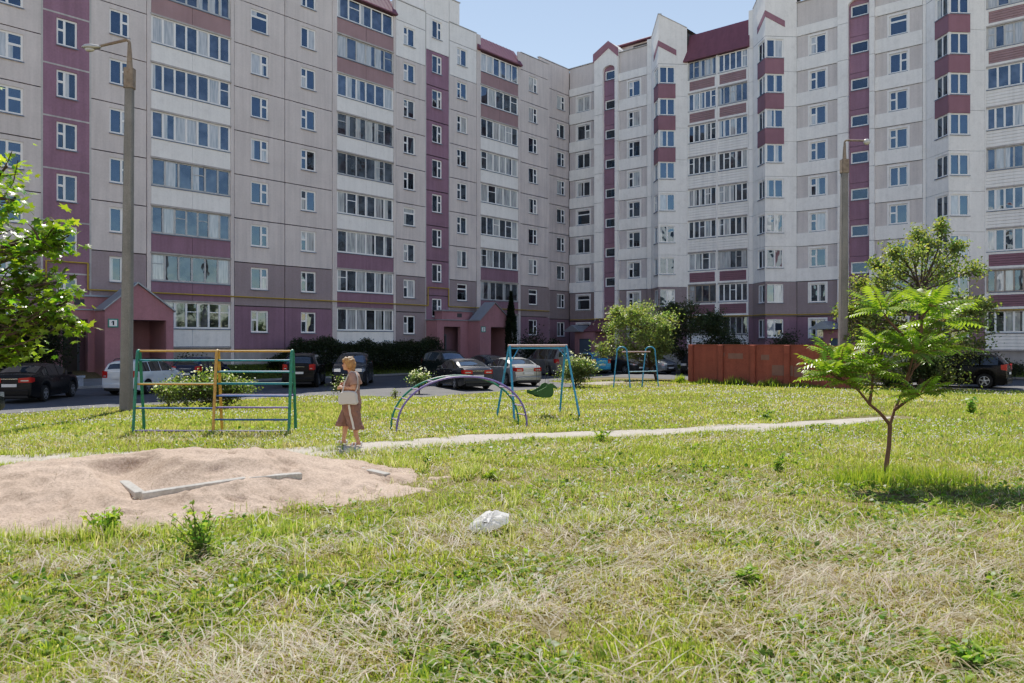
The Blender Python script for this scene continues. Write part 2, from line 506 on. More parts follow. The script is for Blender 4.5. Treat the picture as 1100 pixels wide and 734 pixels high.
for (a0, a1, typ, o) in segs:
    x0, x1 = lx(a0), lx(a1)
    if typ == 'win':
        cuts = [a0]+o.get('split', [])+[a1]
        for ci in range(len(cuts)-1):
            c0, c1 = lx(cuts[ci]), lx(cuts[ci+1])
            wc, ww = o['wins'][ci]
            wc = lx(wc)
            for i in range(1, 10):
                z = zL+FL*(i-1); H = 1.42
                m = 0
                if i == 1: m = 1 if o.get('far') else 2
                elif i == 2: m = 1
                elif i == 9 and o.get('far'): m = 3
                panel(wall, c0, c1, zj(i, zL), zj(i+1, zL), m, (wc-ww/2, wc+ww/2, z, z+H))
                base = 'wr' if (o.get('mir') or o.get('far')) else 'wl'
                if i in (1, 2, 3) and not o.get('far') and not o.get('mir') and ww < 1.3: base = 'wl'
                window(lw, wc, z, ww, H, pick(base))
            panel(wall, c0, c1, zj(10, zL), TOPL, 3 if o.get('far') else 0)
            panel(wall, c0, c1, ZB-.3, zj(1, zL), 6)
    elif typ == 'stair':
        w0, w1 = lx(o['w'][0]), lx(o['w'][1]); wc = (w0+w1)/2; ww = w1-w0
        for i in range(1, 10):
            z = zL+FL*(i-.5); H = 1.46
            m = 2 if (i < 9 or a0 < 20) else 3
            panel(wall, x0, x1, zj(i, zL)+FL/2, zj(i+1, zL)+FL/2, m, (w0, w1, z, z+H) if i < 9 or 1 else None)
            window(lw, wc, z, ww, H, pick('wr' if a0 < 20 else 'wl', share=.05), pane=M['panes'])
        panel(wall, x0, x1, ZB-.3, zj(1, zL)+FL/2, 2)
        xa, xb = (x0-.05, x1+.05) if a0 < 20 else (lx(43.45), lx(47.3))
        panel(wall, x0, x1, zj(10, zL)+FL/2, TOPL+1.9, 3 if a0 > 20 else 2)
        if a0 > 20:
            panel(wall, x1, xb, TOPL, TOPL+1.9, 3)
        # light sealed joints down both sides of the strip
        if a0 < 20:
            for i in range(2, 11):
                zz = zj(i, zL)+FL/2; wall.box(x0+.05, x1-.05, -.014, .05, zz-.045, zz+.035, 5)
        wall.box(x0-.05, x0+.05, -.012, .06, ZB, TOPL, 5); wall.box(x1-.05, x1+.05, -.012, .06, ZB, TOPL, 5)
        wall.box(xa-.05, xb+.05, -.06, 5.0, TOPL+1.9, TOPL+1.98, 5)
        wall.box(xa, xb, .2, 5.0, TOPL-.2, TOPL+1.9, 3)
    else:
        b0, b1 = lx(o['x'][0]), lx(o['x'][1])
        for (p0, p1) in ((x0, b0), (b1, x1)):
            panel(wall, p0, p1, ZB-.3, TOPL, 0, y=-.02, g=.01)
        for i in range(1, 10):
            z = zL+FL*(i-1)
            pm = {1: 'white', 2: 'plum', 3: 'plum', 8: 'slatb', 9: 'slatb'}.get(i, 'white')
            balcony(lw, b0, b1, z, M[pm], o['n'] + random.choice([0, 0, 0, -1]))
        wall.box(b0, b1, .9, 1.0, ZB, TOPL-.5, 4)
        wall.box(b0, b1, .04, .3, ZB-.3, zL-1.02, 6)
        rf = MB()
        zt = zL+FL*8+1.86
        rf.extr([(-.32, zt), (-.32, zt+.10), (.75, TOPL+.25), (.95, TOPL+.25), (.95, zt)], 'x', x0+.05, x1-.05)
        for k in range(int((x1-x0)/.45)):
            xx = x0+.2+k*.45
            rf.add([(xx, -.325, zt+.11), (xx+.03, -.325, zt+.11), (xx+.03, .75, TOPL+.27), (xx, .75, TOPL+.27), (xx, -.31, zt+.135), (xx+.03, -.31, zt+.135), (xx+.03, .75, TOPL+.295), (xx, .75, TOPL+.295)],
                   [(0, 1, 5, 4), (4, 5, 6, 7), (1, 2, 6, 5), (3, 0, 4, 7)])
        rf.build('balcony_roof', M['roofr'], lw)
# solid core and roof
XL0, XL1 = lx(6.6), lx(59.36)
core = MB()
for (a0, a1, typ, o) in segs:
    core.box(lx(a0), lx(a1), .17 if typ != 'balc' else 1.02, 13, -.4, TOPL-.35, 0)
core.build('core', [M['joint']], lw)
core = None
rb = MB()
rb.box(XL0, XL1, 1.2, 13.0, TOPL-.349, TOPL-.2, 0)
for (a0, a1, typ, o) in segs:
    if typ == 'win': rb.box(lx(a0), lx(a1), -.05, .3, TOPL, TOPL+.06, 1)
rb.box(XL0, XL1, 12.9, 13.2, -.4, TOPL, 1)
rb.build('roof', [M['tar'], M['conc']], lw)
# recessed corner bay
yr = 1.2
c0, c1 = lx(59.36), lx(64.2)
TOPC = 29.2
wall.box(c0-.2, c0+.0, 0.001, yr, -.4, TOPL, 0)
wc = lx(62.78)
for i in range(1, 10):
    z = zL-.1+FL*(i-1); m = 2 if i == 1 else (1 if i == 2 else 0)
    panel(wall, c0, c1, zj(i, zL-.1), zj(i+1, zL-.1), m, (wc-.65, wc+.65, z, z+1.42), y=yr)
    window(lw, wc, z, 1.3, 1.42, pick('wl'), y=yr)
panel(wall, c0, c1, zj(10, zL-.1), TOPC, 0, y=yr)
panel(wall, c0, c1, -.4, zj(1, zL-.1), 2, y=yr)
wall.box(c0, c1+6, yr+.17, 13, -.4, TOPC-.2, 4)
wall.box(c0-.05, c1+6, yr-.05, yr+.25, TOPC, TOPC+.07, 5)
wall.build('wall', WM, lw)

# yellow gas pipe along the facade
gp = MB(); zg = 4.86
pts = [(lx(7), -.12, zg)]
for s0, s1 in ((15.9, 18.0), (43.6, 45.9)):
    pts += [(lx(s0), -.12, zg), (lx(s0), -.12, zg+1.45), (lx(s1), -.12, zg+1.45), (lx(s1), -.12, zg)]
pts += [(lx(59.2), -.12, zg)]
fine = []
for p, q in zip(pts[:-1], pts[1:]):
    fine += [p, tuple(p[i]+(q[i]-p[i])*.02 for i in range(3)), tuple(p[i]+(q[i]-p[i])*.98 for i in range(3))]
gp.tube(fine+[pts[-1]], .045, 6)
gp.build('gas_pipe', M['gas'], lw)


# entrance porches of the left wing (built 3 m out of the facade)
def porch(root, xg0, xg1, xf0, digit, oa, ob):
    """gabled box xg0..xg1, flat-roofed annexe xf0..xg0"""
    D = 2.55; t = .3; zb = .0; ya = -1.25
    ze, zp, zf, zo = 3.75, 5.15, 3.68, 3.18
    w = MB(); xm = (xg0+xg1)/2-.15
    yf = -D
    o0, o1 = xg0+1.35, xg1-.42                     # opening of the gabled part
    # front wall with opening and gable
    w.box(xg0, o0, yf, yf+t, zb, zo); w.box(o1, xg1, yf, yf+t, zb, zo)
    w.extr([(xg0, zo), (xg1, zo), (xg1, ze), (xm, zp), (xg0, ze)], 'y', yf, yf+t)
    w.box(xg1-t, xg1, yf+t, 0, zb, ze-.05); w.box(xg0, xg0+t, yf+t, 0, zb, ze-.05, 0)
    w.box(o0-.28, o0-.001, yf+t, -.25, zb, zo, 1)
    w.box(xg0+t, xg1-t, -.25, -.02, zb, ze-.05, 0)  # back wall of the porch
    w.box(xg0+t, xg1-t, yf+t, -.25, zo+.001, zo+.1, 1)
    # annexe
    w.box(xf0, oa, ya, ya+t, zb, zo); w.box(ob, xg0-.001, ya, ya+t, zb, zo)
    w.box(xf0, xg0-.001, ya, ya+t, zo, zf)
    w.box(xf0, xf0+t, ya+t, 0, zb, zf-.02); w.box(xf0+t, xg0-.001, -.26, -.02, zb, zf-.02, 1)
    w.box(xf0+t, xg0-.001, ya+t, -.26, zo+.002, zo+.1, 1)
    # upper canopy block against the facade
    w.box(xf0+.9, xg0+.9, -.9, -.02, zf+.08, zf+.75, 0)
    w.box(xg0-.9, xg0-.4, -.93, -.901, zf+.3, zf+.6, 2)
    p = w.build('porch', [M['porch'], M['porchd'], M['joint']], root)
    r = MB()
    for (pa, pb) in (((xg0-.1, ze-.10), (xm, zp+.02)), ((xm, zp+.02), (xg1+.1, ze-.10))):
        r.add([(pa[0], yf-.12, pa[1]), (pb[0], yf-.12, pb[1]), (pb[0], yf+1.15, pb[1]), (pa[0], yf+1.15, pa[1]),
               (pa[0], yf-.12, pa[1]+.09), (pb[0], yf-.12, pb[1]+.09), (pb[0], yf+1.15, pb[1]+.09), (pa[0], yf+1.15, pa[1]+.09)],
              [(0, 3, 2, 1), (4, 5, 6, 7), (0, 1, 5, 4), (1, 2, 6, 5), (2, 3, 7, 6), (3, 0, 4, 7)])
    r.box(xg0+.02, xg1-.02, yf+.31, 0, ze-.049, ze+.03)
    r.box(xf0-.08, xg0-.101, ya-.08, 0, zf+.001, zf+.07)
    r.box(xf0+.8, xg0+.98, -1.0, -.021, zf+.751, zf+.85, 1)
    r.build('roof', [M['metal'], M['metal']], p)
    d = MB()
    d.box(o0+.03, o0+1.1, -.30, -.252, .35, 2.45)
    d.box(o0+.75, o0+1.0, -.315, -.301, 1.9, 2.1, 1)
    for k in range(4):
        d.box(o0+.25, o0+.6, -.306, -.301, 1.25+k*.16, 1.30+k*.16, 1)
    dd = d.build('door', [M['door'], M['frame']], p)
    d = MB()
    a0 = oa+.05
    d.box(a0, a0+.12, -.32, -.27, .3, 2.6); d.box(a0+1.02, a0+1.14, -.32, -.27, .3, 2.6); d.box(a0+.12, a0+1.02, -.32, -.27, 2.45, 2.6)
    d.box(a0+.12, a0+1.02, -.30, -.275, .3, 2.45, 1)
    d.build('door', [M['door'], M['doord']], p)
    # number plate
    s = MB(); sx = xg0+.42
    s.box(sx-.27, sx+.27, yf-.03, yf-.002, 2.75, 3.22, 1); s.box(sx-.20, sx+.20, yf-.036, yf-.0301, 2.82, 3.15, 0)
    if digit == '1':
        s.box(sx-.03, sx+.045, yf-.041, yf-.0361, 2.87, 3.10, 2)
        s.add([(sx-.03, yf-.041, 3.10), (sx-.10, yf-.041, 3.03), (sx-.10, yf-.041, 2.99), (sx-.03, yf-.041, 3.05)], [(0, 1, 2, 3)], 2)
    else:
        for (a, b, c, e) in ((-.09, .09, 3.06, 3.10), (.05, .09, 2.99, 3.06), (-.09, .09, 2.965, 2.99), (-.09, -.05, 2.90, 2.965), (-.09, .09, 2.87, 2.90)):
            s.box(sx+a, sx+b, yf-.041, yf-.0361, c, e, 2)
    s.build('number_plate', [M['frame'], M['plgreen'], M['ink']], p)
    st = MB()
    st.box(o0, o1, yf-.0, -.25, -.1, .30, 0); st.box(o0, o1, yf-.32, yf-.001, -.1, .15, 0); st.box(oa, ob, ya, -.26, -.1, .28, 0)
    st.build('step', [M['conc']], p)
    return p


M['plgreen'] = mat('green_plate', (.10, .28, .22), .5)
M['ink'] = mat('dark_print', (.02, .02, .03), .6)
porch(lw, lx(17.9), lx(21.64), lx(15.8), '1', lx(16.3), lx(17.55))
porch(lw, lx(47.0), lx(50.85), lx(43.5), '2', lx(44.25), lx(46.1))

# ---------------------------------------------------------------- right wing
B0 = -24.0
zR = 2.0+.106*FL
rw = empty('apartment_building', (*ab(63.2, B0), 0), math.atan2(UR[1], UR[0]))
tag(rw, 'white and mauve panel apartment block with pointed bay towers, on the right', 'apartment block')
TOPR = 29.1
def rx(b): return b-B0
wall = MB()
WR = [M['greyR'], M['brown'], M['plum'], M['white'], M['joint'], M['conc'], M['bandplum'], M['slab']]


def col_panel(b0, b1, w0, w1, y=0.0, top=TOPR, kind='wr', pier=0):
    x0, x1 = rx(b0), rx(b1); c = (rx(w0)+rx(w1))/2; W = w1-w0-.12; H = 1.46
    for i in range(1, 10):
        z = zR+FL*(i-1)
        lo, hi = zj(i, zR), zj(i+1, zR)
        if i >= 3:
            panel(wall, x0, x1, lo+1.04, hi, 0, (c-W/2, c+W/2, z, z+H), y=y+.03, g=.01, depth=.16)
            wall.box(x0+.01, x1-.01, y-.05, y+.05, lo+.02, lo+1.04, 3)
        else:
            panel(wall, x0, x1, lo, hi, 2 if i == 1 else 1, (c-W/2, c+W/2, z, z+H), y=y)
        window(rw, c, z, W, H, pick(kind, share=.25), y=y+(.03 if i >= 3 else 0), surround=True)
    t0 = zj(10, zR)
    wall.box(x0+.01, x1-.01, y-.05, y+.05, t0+.02, t0+.75, 3)
    panel(wall, x0, x1, t0+.76, top, 0, y=y+.02)
    panel(wall, x0, x1, -.4, zj(1, zR), 7, y=y)
    wall.box(x0-.05, x1+.05, y-.08, y+.3, top, top+.07, 5)
    wall.box(x0, x1, y+.192, 12.5, -.4, top-.2, 4)


def rstair(b0, b1, p0, p1, y=0.0):
    """plum strip between white piers with slit windows and an arched, gabled top"""
    x0, x1 = rx(b0), rx(b1); q0, q1 = rx(p0), rx(p1); c = (x0+x1)/2; W = (x1-x0)*.84; H = .88
    for i in range(1, 10):
        z = zR+FL*(i-1)+2.1
        lo = zj(i, zR)+1.7
        panel(wall, x0, x1, lo, lo+FL, 2, (c-W/2, c+W/2, z, z+H) if i > 1 else None, y=y, g=.012)
        if i > 1: window(rw, c, z, W, H, 'one', y=y, pane=M['panes'])
    panel(wall, x0, x1, -.4, zj(1, zR)+1.7, 2, y=y)
    top = zj(10, zR)+1.25
    for (a, b) in ((q0, x0), (x1, q1)):
        k = 10
        for i in range(1, 10):
            wall.box(a, b, y-.28, y+.17, max(zj(i, zR)+.02, -.4) if i > 1 else -.4, zj(i+1, zR)-.02, 3 if i > 2 else (3))
        wall.box(a, b, y-.28, y+.17, zj(10, zR)+.02, TOPR+.15, 3)
    # arched head
    n = 8; pr = [(x0, TOPR+.15)]
    for k in range(n+1):
        an = math.pi*k/n
        pr.append((c-(x1-x0)/2*math.cos(an), top+.02+.45*math.sin(an)))
    pr.append((x1, TOPR+.15))
    for k in range(1, len(pr)-2):
        a, b = pr[k], pr[k+1]
        wall.add([(a[0], y-.27, a[1]), (b[0], y-.27, b[1]), (b[0], y-.27, TOPR+.15), (a[0], y-.27, TOPR+.15), (a[0], y+.1, a[1]), (b[0], y+.1, b[1])],
                 [(0, 1, 2, 3), (0, 4, 5, 1)], 3)
    panel(wall, x0, x1, zj(10, zR)+1.7, TOPR+.1, 2, y=y+.01, g=0)
    # gable with mauve border
    m = c; ze = TOPR+.15
    wall.extr([(q0-.1, ze-.55), (q0-.1, ze+.25), (m, ze+1.15), (q1+.1, ze+.25), (q1+.1, ze-.55), (q1-.05, ze-.45), (m, ze+.45), (q0+.05, ze-.45)], 'y', y-.36, y-.281, 6)
    wall.extr([(q0, ze), (q0, ze+.22), (m, ze+1.1), (q1, ze+.22), (q1, ze)], 'y', y-.28, y+6, 3)
    wall.box(q0, q1, y+.172, 12.5, -.4, TOPR, 4)


def tower(bA0, bA, bP, bB):
    """white pier, pointed 90-degree bay with corner windows, gabled head"""
    A = (rx(bA), 0.0); P = (rx(bP), -1.84); Bp = (rx(bB), 0.0)
    LA = math.hypot(P[0]-A[0], P[1]-A[1]); LB = math.hypot(Bp[0]-P[0], Bp[1]-P[1])
    ang1 = math.atan2(P[1]-A[1], P[0]-A[0]); ang2 = math.atan2(Bp[1]-P[1], Bp[0]-P[0])
    ZE, ZP = 29.6, 30.75
    Ww, H = 1.42, 1.5
    for side, (o, ang, Lf) in enumerate(((A, ang1, LA), (P, ang2, LB))):
        T = Matrix.Translation((o[0], o[1], 0)) @ Matrix.Rotation(ang, 4, 'Z')
        wall.T = T
        w1 = Lf-.09 if side == 0 else .09+Ww
        w0 = w1-Ww
        for i in range(1, 10):
            z = zR+FL*(i-1); m = 2 if i == 1 else (1 if i == 2 else 3)
            panel(wall, -.0, Lf, zj(i, zR), zj(i+1, zR), m, (w0, w1, z, z+H), g=.012)
            if i >= 7:
                wall.box(w0-.03, w1+(.085 if side == 0 else .03), -.035, .02, z-1.30+.0, z-.065, 6) if side == 0 else wall.box(w0-.085, w1+.03, -.035, .02, z-1.30, z-.065, 6)
            pw = T @ Vector(((w0+w1)/2, 0, z))
            window(rw, pw.x, z, Ww, H, pick('two', share=.1), y=pw.y, rot=ang)
        panel(wall, 0, Lf, -.4, zj(1, zR), 7, g=.012)
        zt = zj(10, zR)
        za, zb = (ZE, ZP) if side == 0 else (ZP, ZE)
        wall.add([(0, 0, zt+.02), (Lf, 0, zt+.02), (Lf, 0, zb), (0, 0, za)], [(0, 1, 2, 3)], 3)
        # raised plum chevron
        c0, c1 = (w0-.1, Lf+.02) if side == 0 else (-.02, w1+.1)
        s0 = 27.15 if side == 0 else 27.95; s1 = 27.95 if side == 0 else 27.15
        wall.add([(c0, -.04, s0), (c1, -.04, s1), (c1, -.04, s1+.5), (c0, -.04, s0+.5), (c0, .02, s0), (c1, .02, s1), (c1, .02, s1+.5), (c0, .02, s0+.5)],
                 [(0, 1, 2, 3), (0, 4, 5, 1), (3, 2, 6, 7), (0, 3, 7, 4), (1, 5, 6, 2)], 6)
        wall.add([(0, -.05, za), (Lf, -.05, zb), (Lf, -.05, zb+.07), (0, -.05, za+.07), (0, .3, za), (Lf, .3, zb), (Lf, .3, zb+.07), (0, .3, za+.07)],
                 [(0, 1, 2, 3), (3, 2, 6, 7), (0, 4, 5, 1)], 5)
        wall.T = None
    # pier left of the bay
    x0 = rx(bA0)
    for i in range(1, 10):
        panel(wall, x0, A[0], zj(i, zR), zj(i+1, zR), 2 if i == 1 else (1 if i == 2 else 3), g=.012)
    panel(wall, x0, A[0], zj(10, zR), ZE, 3, g=.012); panel(wall, x0, A[0], -.4, zj(1, zR), 7, g=.012)
    wall.prism([(A[0]+.28, 0.0), (P[0], P[1]+.28), (Bp[0]-.28, 0.0)], -.4, ZE-.3, 4)
    wall.box(x0, Bp[0], .173, 12.5, -.4, ZE-.4, 4)
    # roof of the bay behind the gable
    wall.add([(A[0], 0, ZE), (P[0], P[1], ZP), (Bp[0], 0, ZE), (P[0], 6, ZP), (A[0], 6, ZE), (Bp[0], 6, ZE)], [(0, 1, 3, 4), (1, 2, 5, 3)], 5)


def balc_group(b0, b1, n, border=True):
    w = (b1-b0)/n
    for k in range(n):
        x0, x1 = rx(b0+w*k), rx(b0+w*(k+1))
        for i in range(1, 10):
            z = zR+FL*(i-1)
            pm = {1: 'slatw', 2: 'bandplum', 3: 'bandplum', 8: 'slatb', 9: 'slatb'}.get(i, 'slatw')
            fm = random.choice([M['frame'], M['frame'], M['frame'], M['frameg'], M['frameg']]) if not (i == 2 and k == 0) else M['framew']
            balcony(rw, x0+.07, x1-.07, z, M[pm], random.choice([4, 5, 5]), gl0=.33, gl1=1.84, p0=-.86, slats=True, border=i in (2, 3, 8, 9), fm=fm, y=.10)
    for k in range(n+1):
        xx = rx(b0+w*k)
        wall.box(max(xx-.07, rx(b0)), min(xx+.07, rx(b1)), -.03, 1.0, -.4, zR+FL*8+1.86, 3)
    wall.box(rx(b0), rx(b1), 1.0, 1.1, -.4, TOPR-1, 4)
    wall.box(rx(b0), rx(b1), .10, .4, -.4, zR-1.0, 7)
    wall.box(rx(b0), rx(b1), 1.12, 12.5, -.4, TOPR-.5, 4)
    rf = MB(); zt = zR+FL*8+1.86
    x0, x1 = rx(b0)-.25, rx(b1)+.1
    rf.extr([(-.28, zt), (-.28, zt+.07), (.45, zt+2.5), (2.0, zt+2.55), (2.0, zt)], 'x', x0, x1)
    for k in range(0):
        xx = x0+.2+k*.5
        rf.add([(xx, -.285, zt+.08), (xx+.03, -.285, zt+.08), (xx+.03, .445, zt+2.5), (xx, .445, zt+2.5), (xx, -.31, zt+.09), (xx+.03, -.31, zt+.09), (xx+.03, .42, zt+2.51), (xx, .42, zt+2.51)],
               [(0, 1, 5, 4), (4, 5, 6, 7), (1, 2, 6, 5), (3, 0, 4, 7)])
    rf.build('balcony_roof', M['roofr'], rw)


# recessed bay in the corner
col_panel(-47.55, -43.78, -46.72, -45.03, y=.85, top=TOPR+.1, kind='two')
wall.box(rx(-43.78), rx(-43.60), 0.0, .85, -.4, TOPR, 3)
rstair(-42.82, -41.45, -43.78, -41.14)
col_panel(-41.14, -38.12, -40.22, -38.81)
tower(-38.12, -37.66, -35.86, -34.06)
balc_group(-34.06, -28.37, 2)
tower(-28.37, -27.98, -26.14, -24.3)
col_panel(-24.3, -21.03, -23.33, -21.95)
rstair(-20.26, -18.7, -21.03, -18.36)
col_panel(-18.36, -15.1, -17.44, -16.04)
tower(-15.1, -14.87, -13.01, -11.15)
balc_group(-11.15, -5.4, 2)
col_panel(-5.4, -1.6, -4.3, -2.8)
wall.build('wall', WR, rw)
rb = MB(); rb.box(rx(-47.5), rx(-1.6), 1.3, 12.6, TOPR-.199, TOPR-.1); rb.build('roof', M['tar'], rw)
# burgundy-roofed lift housing above the left stair
lh = MB(); x0, x1 = rx(-43.0), rx(-38.3)
lh.box(x0, x1, 2.0, 6.5, TOPR-.1, TOPR+1.25, 0)
lh.extr([(1.5, TOPR+1.25), (1.5, TOPR+1.4), (4.2, TOPR+2.6), (7, TOPR+1.4), (7, TOPR+1.25)], 'x', x0-.3, x1+.3, 1)
lh.box(x0+2.2, x1-.4, 1.96, 1.999, TOPR+.35, TOPR+1.1, 2)
lh.build('roof_housing', [M['greyR'], M['roofr'], M['joint']], rw)
gp = MB(); zg = 4.15
pts = []
for (b, y) in ((-47.4, .73), (-43.95, .73), (-43.9, -.4), (-38.0, -.4), (-37.8, -.12), (-35.86, -2.02), (-34.0, -.12), (-28.4, -.16), (-28.0, -.12), (-26.14, -2.02), (-24.2, -.12), (-21.2, -.12), (-21.1, -.4), (-18.3, -.4), (-18.2, -.12), (-14.9, -.12), (-13.01, -2.02), (-11.1, -.12), (-2, -.16)):
    pts.append((rx(b), y, zg))
gp.tube(pts, .045, 6); gp.build('gas_pipe', M['gas'], rw)


def rporch(bs0, bs1, off):
    """small entrance: pink box, burgundy lean-to roof, little grey gabled awning in front"""
    x0, x1 = rx(bs0), rx(bs1)
    w = MB()
    w.box(x0, x0+.2, -2.3, -.3, -.4, 2.9); w.box(x1-.2, x1, -2.3, -.3, -.4, 2.9)
    w.box(x0+.2, x1-.2, -2.3, -2.1, 2.25, 2.9); w.box(x0+.2, x0+.5, -2.3, -2.1, -.4, 2.25); w.box(x1-.45, x1-.2, -2.3, -2.1, -.4, 2.25)
    w.box(x0+.2, x1-.2, -.5, -.3, -.4, 2.9)
    p = w.build('porch', [M['porch']], rw)
    r = MB()
    r.extr([(-2.4, 2.91), (-2.4, 3.0), (-.3, 4.1), (-.3, 2.91)], 'x', x0+1.1, x1+.9)
    r.extr([(x0-.9, 2.92), (x0+1.09, 2.92), (x0+.1, 3.55)], 'y', -3.0, -.31, 1)
    r.build('roof', [M['roofr'], M['metal']], p)
    d = MB(); d.box(x0+.51, x1-.46, -2.22, -2.15, -.3, 2.24); d.build('door', [M['bluedoor']], p)


M['bluedoor'] = mat('blue_grey_door', (.10, .14, .19), .5, .06, 2)
rporch(-44.6, -42.3, 0)
rporch(-21.4, -18.9, 0)
# ================================================================== GROUND
def axis_coords(lo, hi, step, far):
    a = list(np.arange(lo, hi+1e-6, step))
    d = step
    x = hi
    while x < far:
        d *= 1.35; x += d; a.append(x)
    d = step; x = lo
    while x > -far:
        d *= 1.35; x -= d; a.insert(0, x)
    return np.array(a)


def grid_mesh(name, xs, ys, zf, mt, smooth_=True):
    X, Y = np.meshgrid(xs, ys); Z = zf(X, Y)
    nx, ny = len(xs), len(ys)
    v = np.stack([X.ravel(), Y.ravel(), Z.ravel()], 1)
    i = np.arange(nx*ny).reshape(ny, nx)
    q = np.stack([i[:-1, :-1].ravel(), i[:-1, 1:].ravel(), i[1:, 1:].ravel(), i[1:, :-1].ravel()], 1)
    me = np_mesh(name, v, q, 4)
    me.materials.append(mt)
    if smooth_: me.polygons.foreach_set('use_smooth', [True]*len(me.polygons))
    return me


def np_mesh(name, v, q, k, col=None):
    me = bpy.data.meshes.new(name)
    me.vertices.add(len(v)); me.vertices.foreach_set('co', np.ascontiguousarray(v, np.float32).ravel())
    me.loops.add(len(q)*k); me.loops.foreach_set('vertex_index', np.ascontiguousarray(q, np.int32).ravel())
    me.polygons.add(len(q)); me.polygons.foreach_set('loop_start', np.arange(0, len(q)*k, k, dtype=np.int32))
    me.update(calc_edges=True)
    if col is not None:
        ca = me.color_attributes.new('col', 'FLOAT_COLOR', 'POINT')
        c = np.ones((len(v), 4), np.float32); c[:, :3] = col
        ca.data.foreach_set('color', c.ravel())
    return me


def groundmat():
    m, nt, out = newmat('turf'); L = nt.links.new
    tc = N(nt, 'ShaderNodeTexCoord')
    p = N(nt, 'ShaderNodeBsdfPrincipled', inp={'Roughness': .95, 'Specular IOR Level': .15}); L(p.outputs[0], out.inputs[0])
    n1 = N(nt, 'ShaderNodeTexNoise', inp={'Scale': .55, 'Detail': 6, 'Roughness': .7}); L(tc.outputs['Object'], n1.inputs['Vector'])
    n2 = N(nt, 'ShaderNodeTexNoise', inp={'Scale': 14, 'Detail': 6, 'Roughness': .75}); L(tc.outputs['Object'], n2.inputs['Vector'])
    r1 = N(nt, 'ShaderNodeValToRGB'); L(n1.outputs['Fac'], r1.inputs[0])
    e = r1.color_ramp.elements
    e[0].position = .35; e[0].color = (.11, .105, .04, 1); e[1].position = .62; e[1].color = (.21, .165, .085, 1)
    r2 = N(nt, 'ShaderNodeMapRange', inp={1: .3, 2: .7, 3: .45, 4: 1.45}); L(n2.outputs['Fac'], r2.inputs[0])
    vm = N(nt, 'ShaderNodeVectorMath', operation='SCALE'); L(r1.outputs[0], vm.inputs[0]); L(r2.outputs[0], vm.inputs['Scale'])
    L(vm.outputs[0], p.inputs['Base Color'])
    b = N(nt, 'ShaderNodeBump', inp={'Strength': .6, 'Distance': .03}); L(n2.outputs['Fac'], b.inputs['Height']); L(b.outputs[0], p.inputs['Normal'])
    return m


def sandmat(name, c1, c2, scale=3):
    m, nt, out = newmat(name); L = nt.links.new
    tc = N(nt, 'ShaderNodeTexCoord')
    p = N(nt, 'ShaderNodeBsdfPrincipled', inp={'Roughness': 1, 'Specular IOR Level': .1}); L(p.outputs[0], out.inputs[0])
    n1 = N(nt, 'ShaderNodeTexNoise', inp={'Scale': scale, 'Detail': 8, 'Roughness': .7}); L(tc.outputs['Object'], n1.inputs['Vector'])
    n2 = N(nt, 'ShaderNodeTexNoise', inp={'Scale': scale*22, 'Detail': 4, 'Roughness': .8}); L(tc.outputs['Object'], n2.inputs['Vector'])
    mx = N(nt, 'ShaderNodeMix', data_type='RGBA'); mx.inputs['A'].default_value = (*c1, 1); mx.inputs['B'].default_value = (*c2, 1)
    r = N(nt, 'ShaderNodeMapRange', inp={1: .35, 2: .65}); L(n1.outputs['Fac'], r.inputs[0]); L(r.outputs[0], mx.inputs['Factor'])
    r2 = N(nt, 'ShaderNodeMapRange', inp={1: .3, 2: .7, 3: .55, 4: 1.35}); L(n2.outputs['Fac'], r2.inputs[0])
    vm = N(nt, 'ShaderNodeVectorMath', operation='SCALE'); L(mx.outputs['Result'], vm.inputs[0]); L(r2.outputs[0], vm.inputs['Scale'])
    L(vm.outputs[0], p.inputs['Base Color'])
    ad = N(nt, 'ShaderNodeMath', operation='ADD'); L(n1.outputs['Fac'], ad.inputs[0]); 
    mu = N(nt, 'ShaderNodeMath', operation='MULTIPLY'); mu.inputs[1].default_value = .35; L(n2.outputs['Fac'], mu.inputs[0]); L(mu.outputs[0], ad.inputs[1])
    b = N(nt, 'ShaderNodeBump', inp={'Strength': .7, 'Distance': .06}); L(ad.outputs[0], b.inputs['Height']); L(b.outputs[0], p.inputs['Normal'])
    return m


xs = axis_coords(-26, 27, .22, 420); ys = axis_coords(1, 46, .22, 460)
gnd = link('ground', grid_mesh('ground', xs, ys, ground_z, groundmat())); tag(gnd, kind='structure')

# ---- asphalt (L-shaped yard road with a parking bay) as a sheet draped 4 mm over the ground
M['asph'] = mat('asphalt', (.105, .105, .110), .9, .16, .7, bump=.25, bscale=60, fine=.12, dirt=(.16, .155, .14, .5), spec=.25)
def strip_quads(poly_a, b_of_a):
    pass
aa = np.concatenate([np.arange(-2, 20, 1.5), np.arange(20, 37.5, .5), np.arange(37.5, 58.4, 1.5)])
V = []; Q = []
nb = 10
for i, a in enumerate(aa):
    bay = 4.6*smooth(20, 23, a)*(1-smooth(34, 37, a))
    bn = float(-29+bay+.25*(vnoise(a, 0, 2.2, 9)-.5)); 
    for k in range(nb+1):
        b = bn+(-41.6-bn)*k/nb
        x, y = ab(a, b); V.append((x, y, gz(x, y)+.012))
for i in range(len(aa)-1):
    for k in range(nb):
        j = i*(nb+1)+k; Q.append((j, j+nb+1, j+nb+2, j+1))
o0 = len(V)
bb = np.arange(-29, 34, 1.5)
for i, b in enumerate(bb):
    an = 43.5+.3*(vnoise(b, 3, 2.5, 10)-.5)
    for k in range(nb+1):
        a = an+(57.5-an)*k/nb
        x, y = ab(a, b); V.append((x, y, gz(x, y)+.012))
for i in range(len(bb)-1):
    for k in range(nb):
        j = o0+i*(nb+1)+k; Q.append((j, j+1, j+nb+2, j+nb+1))
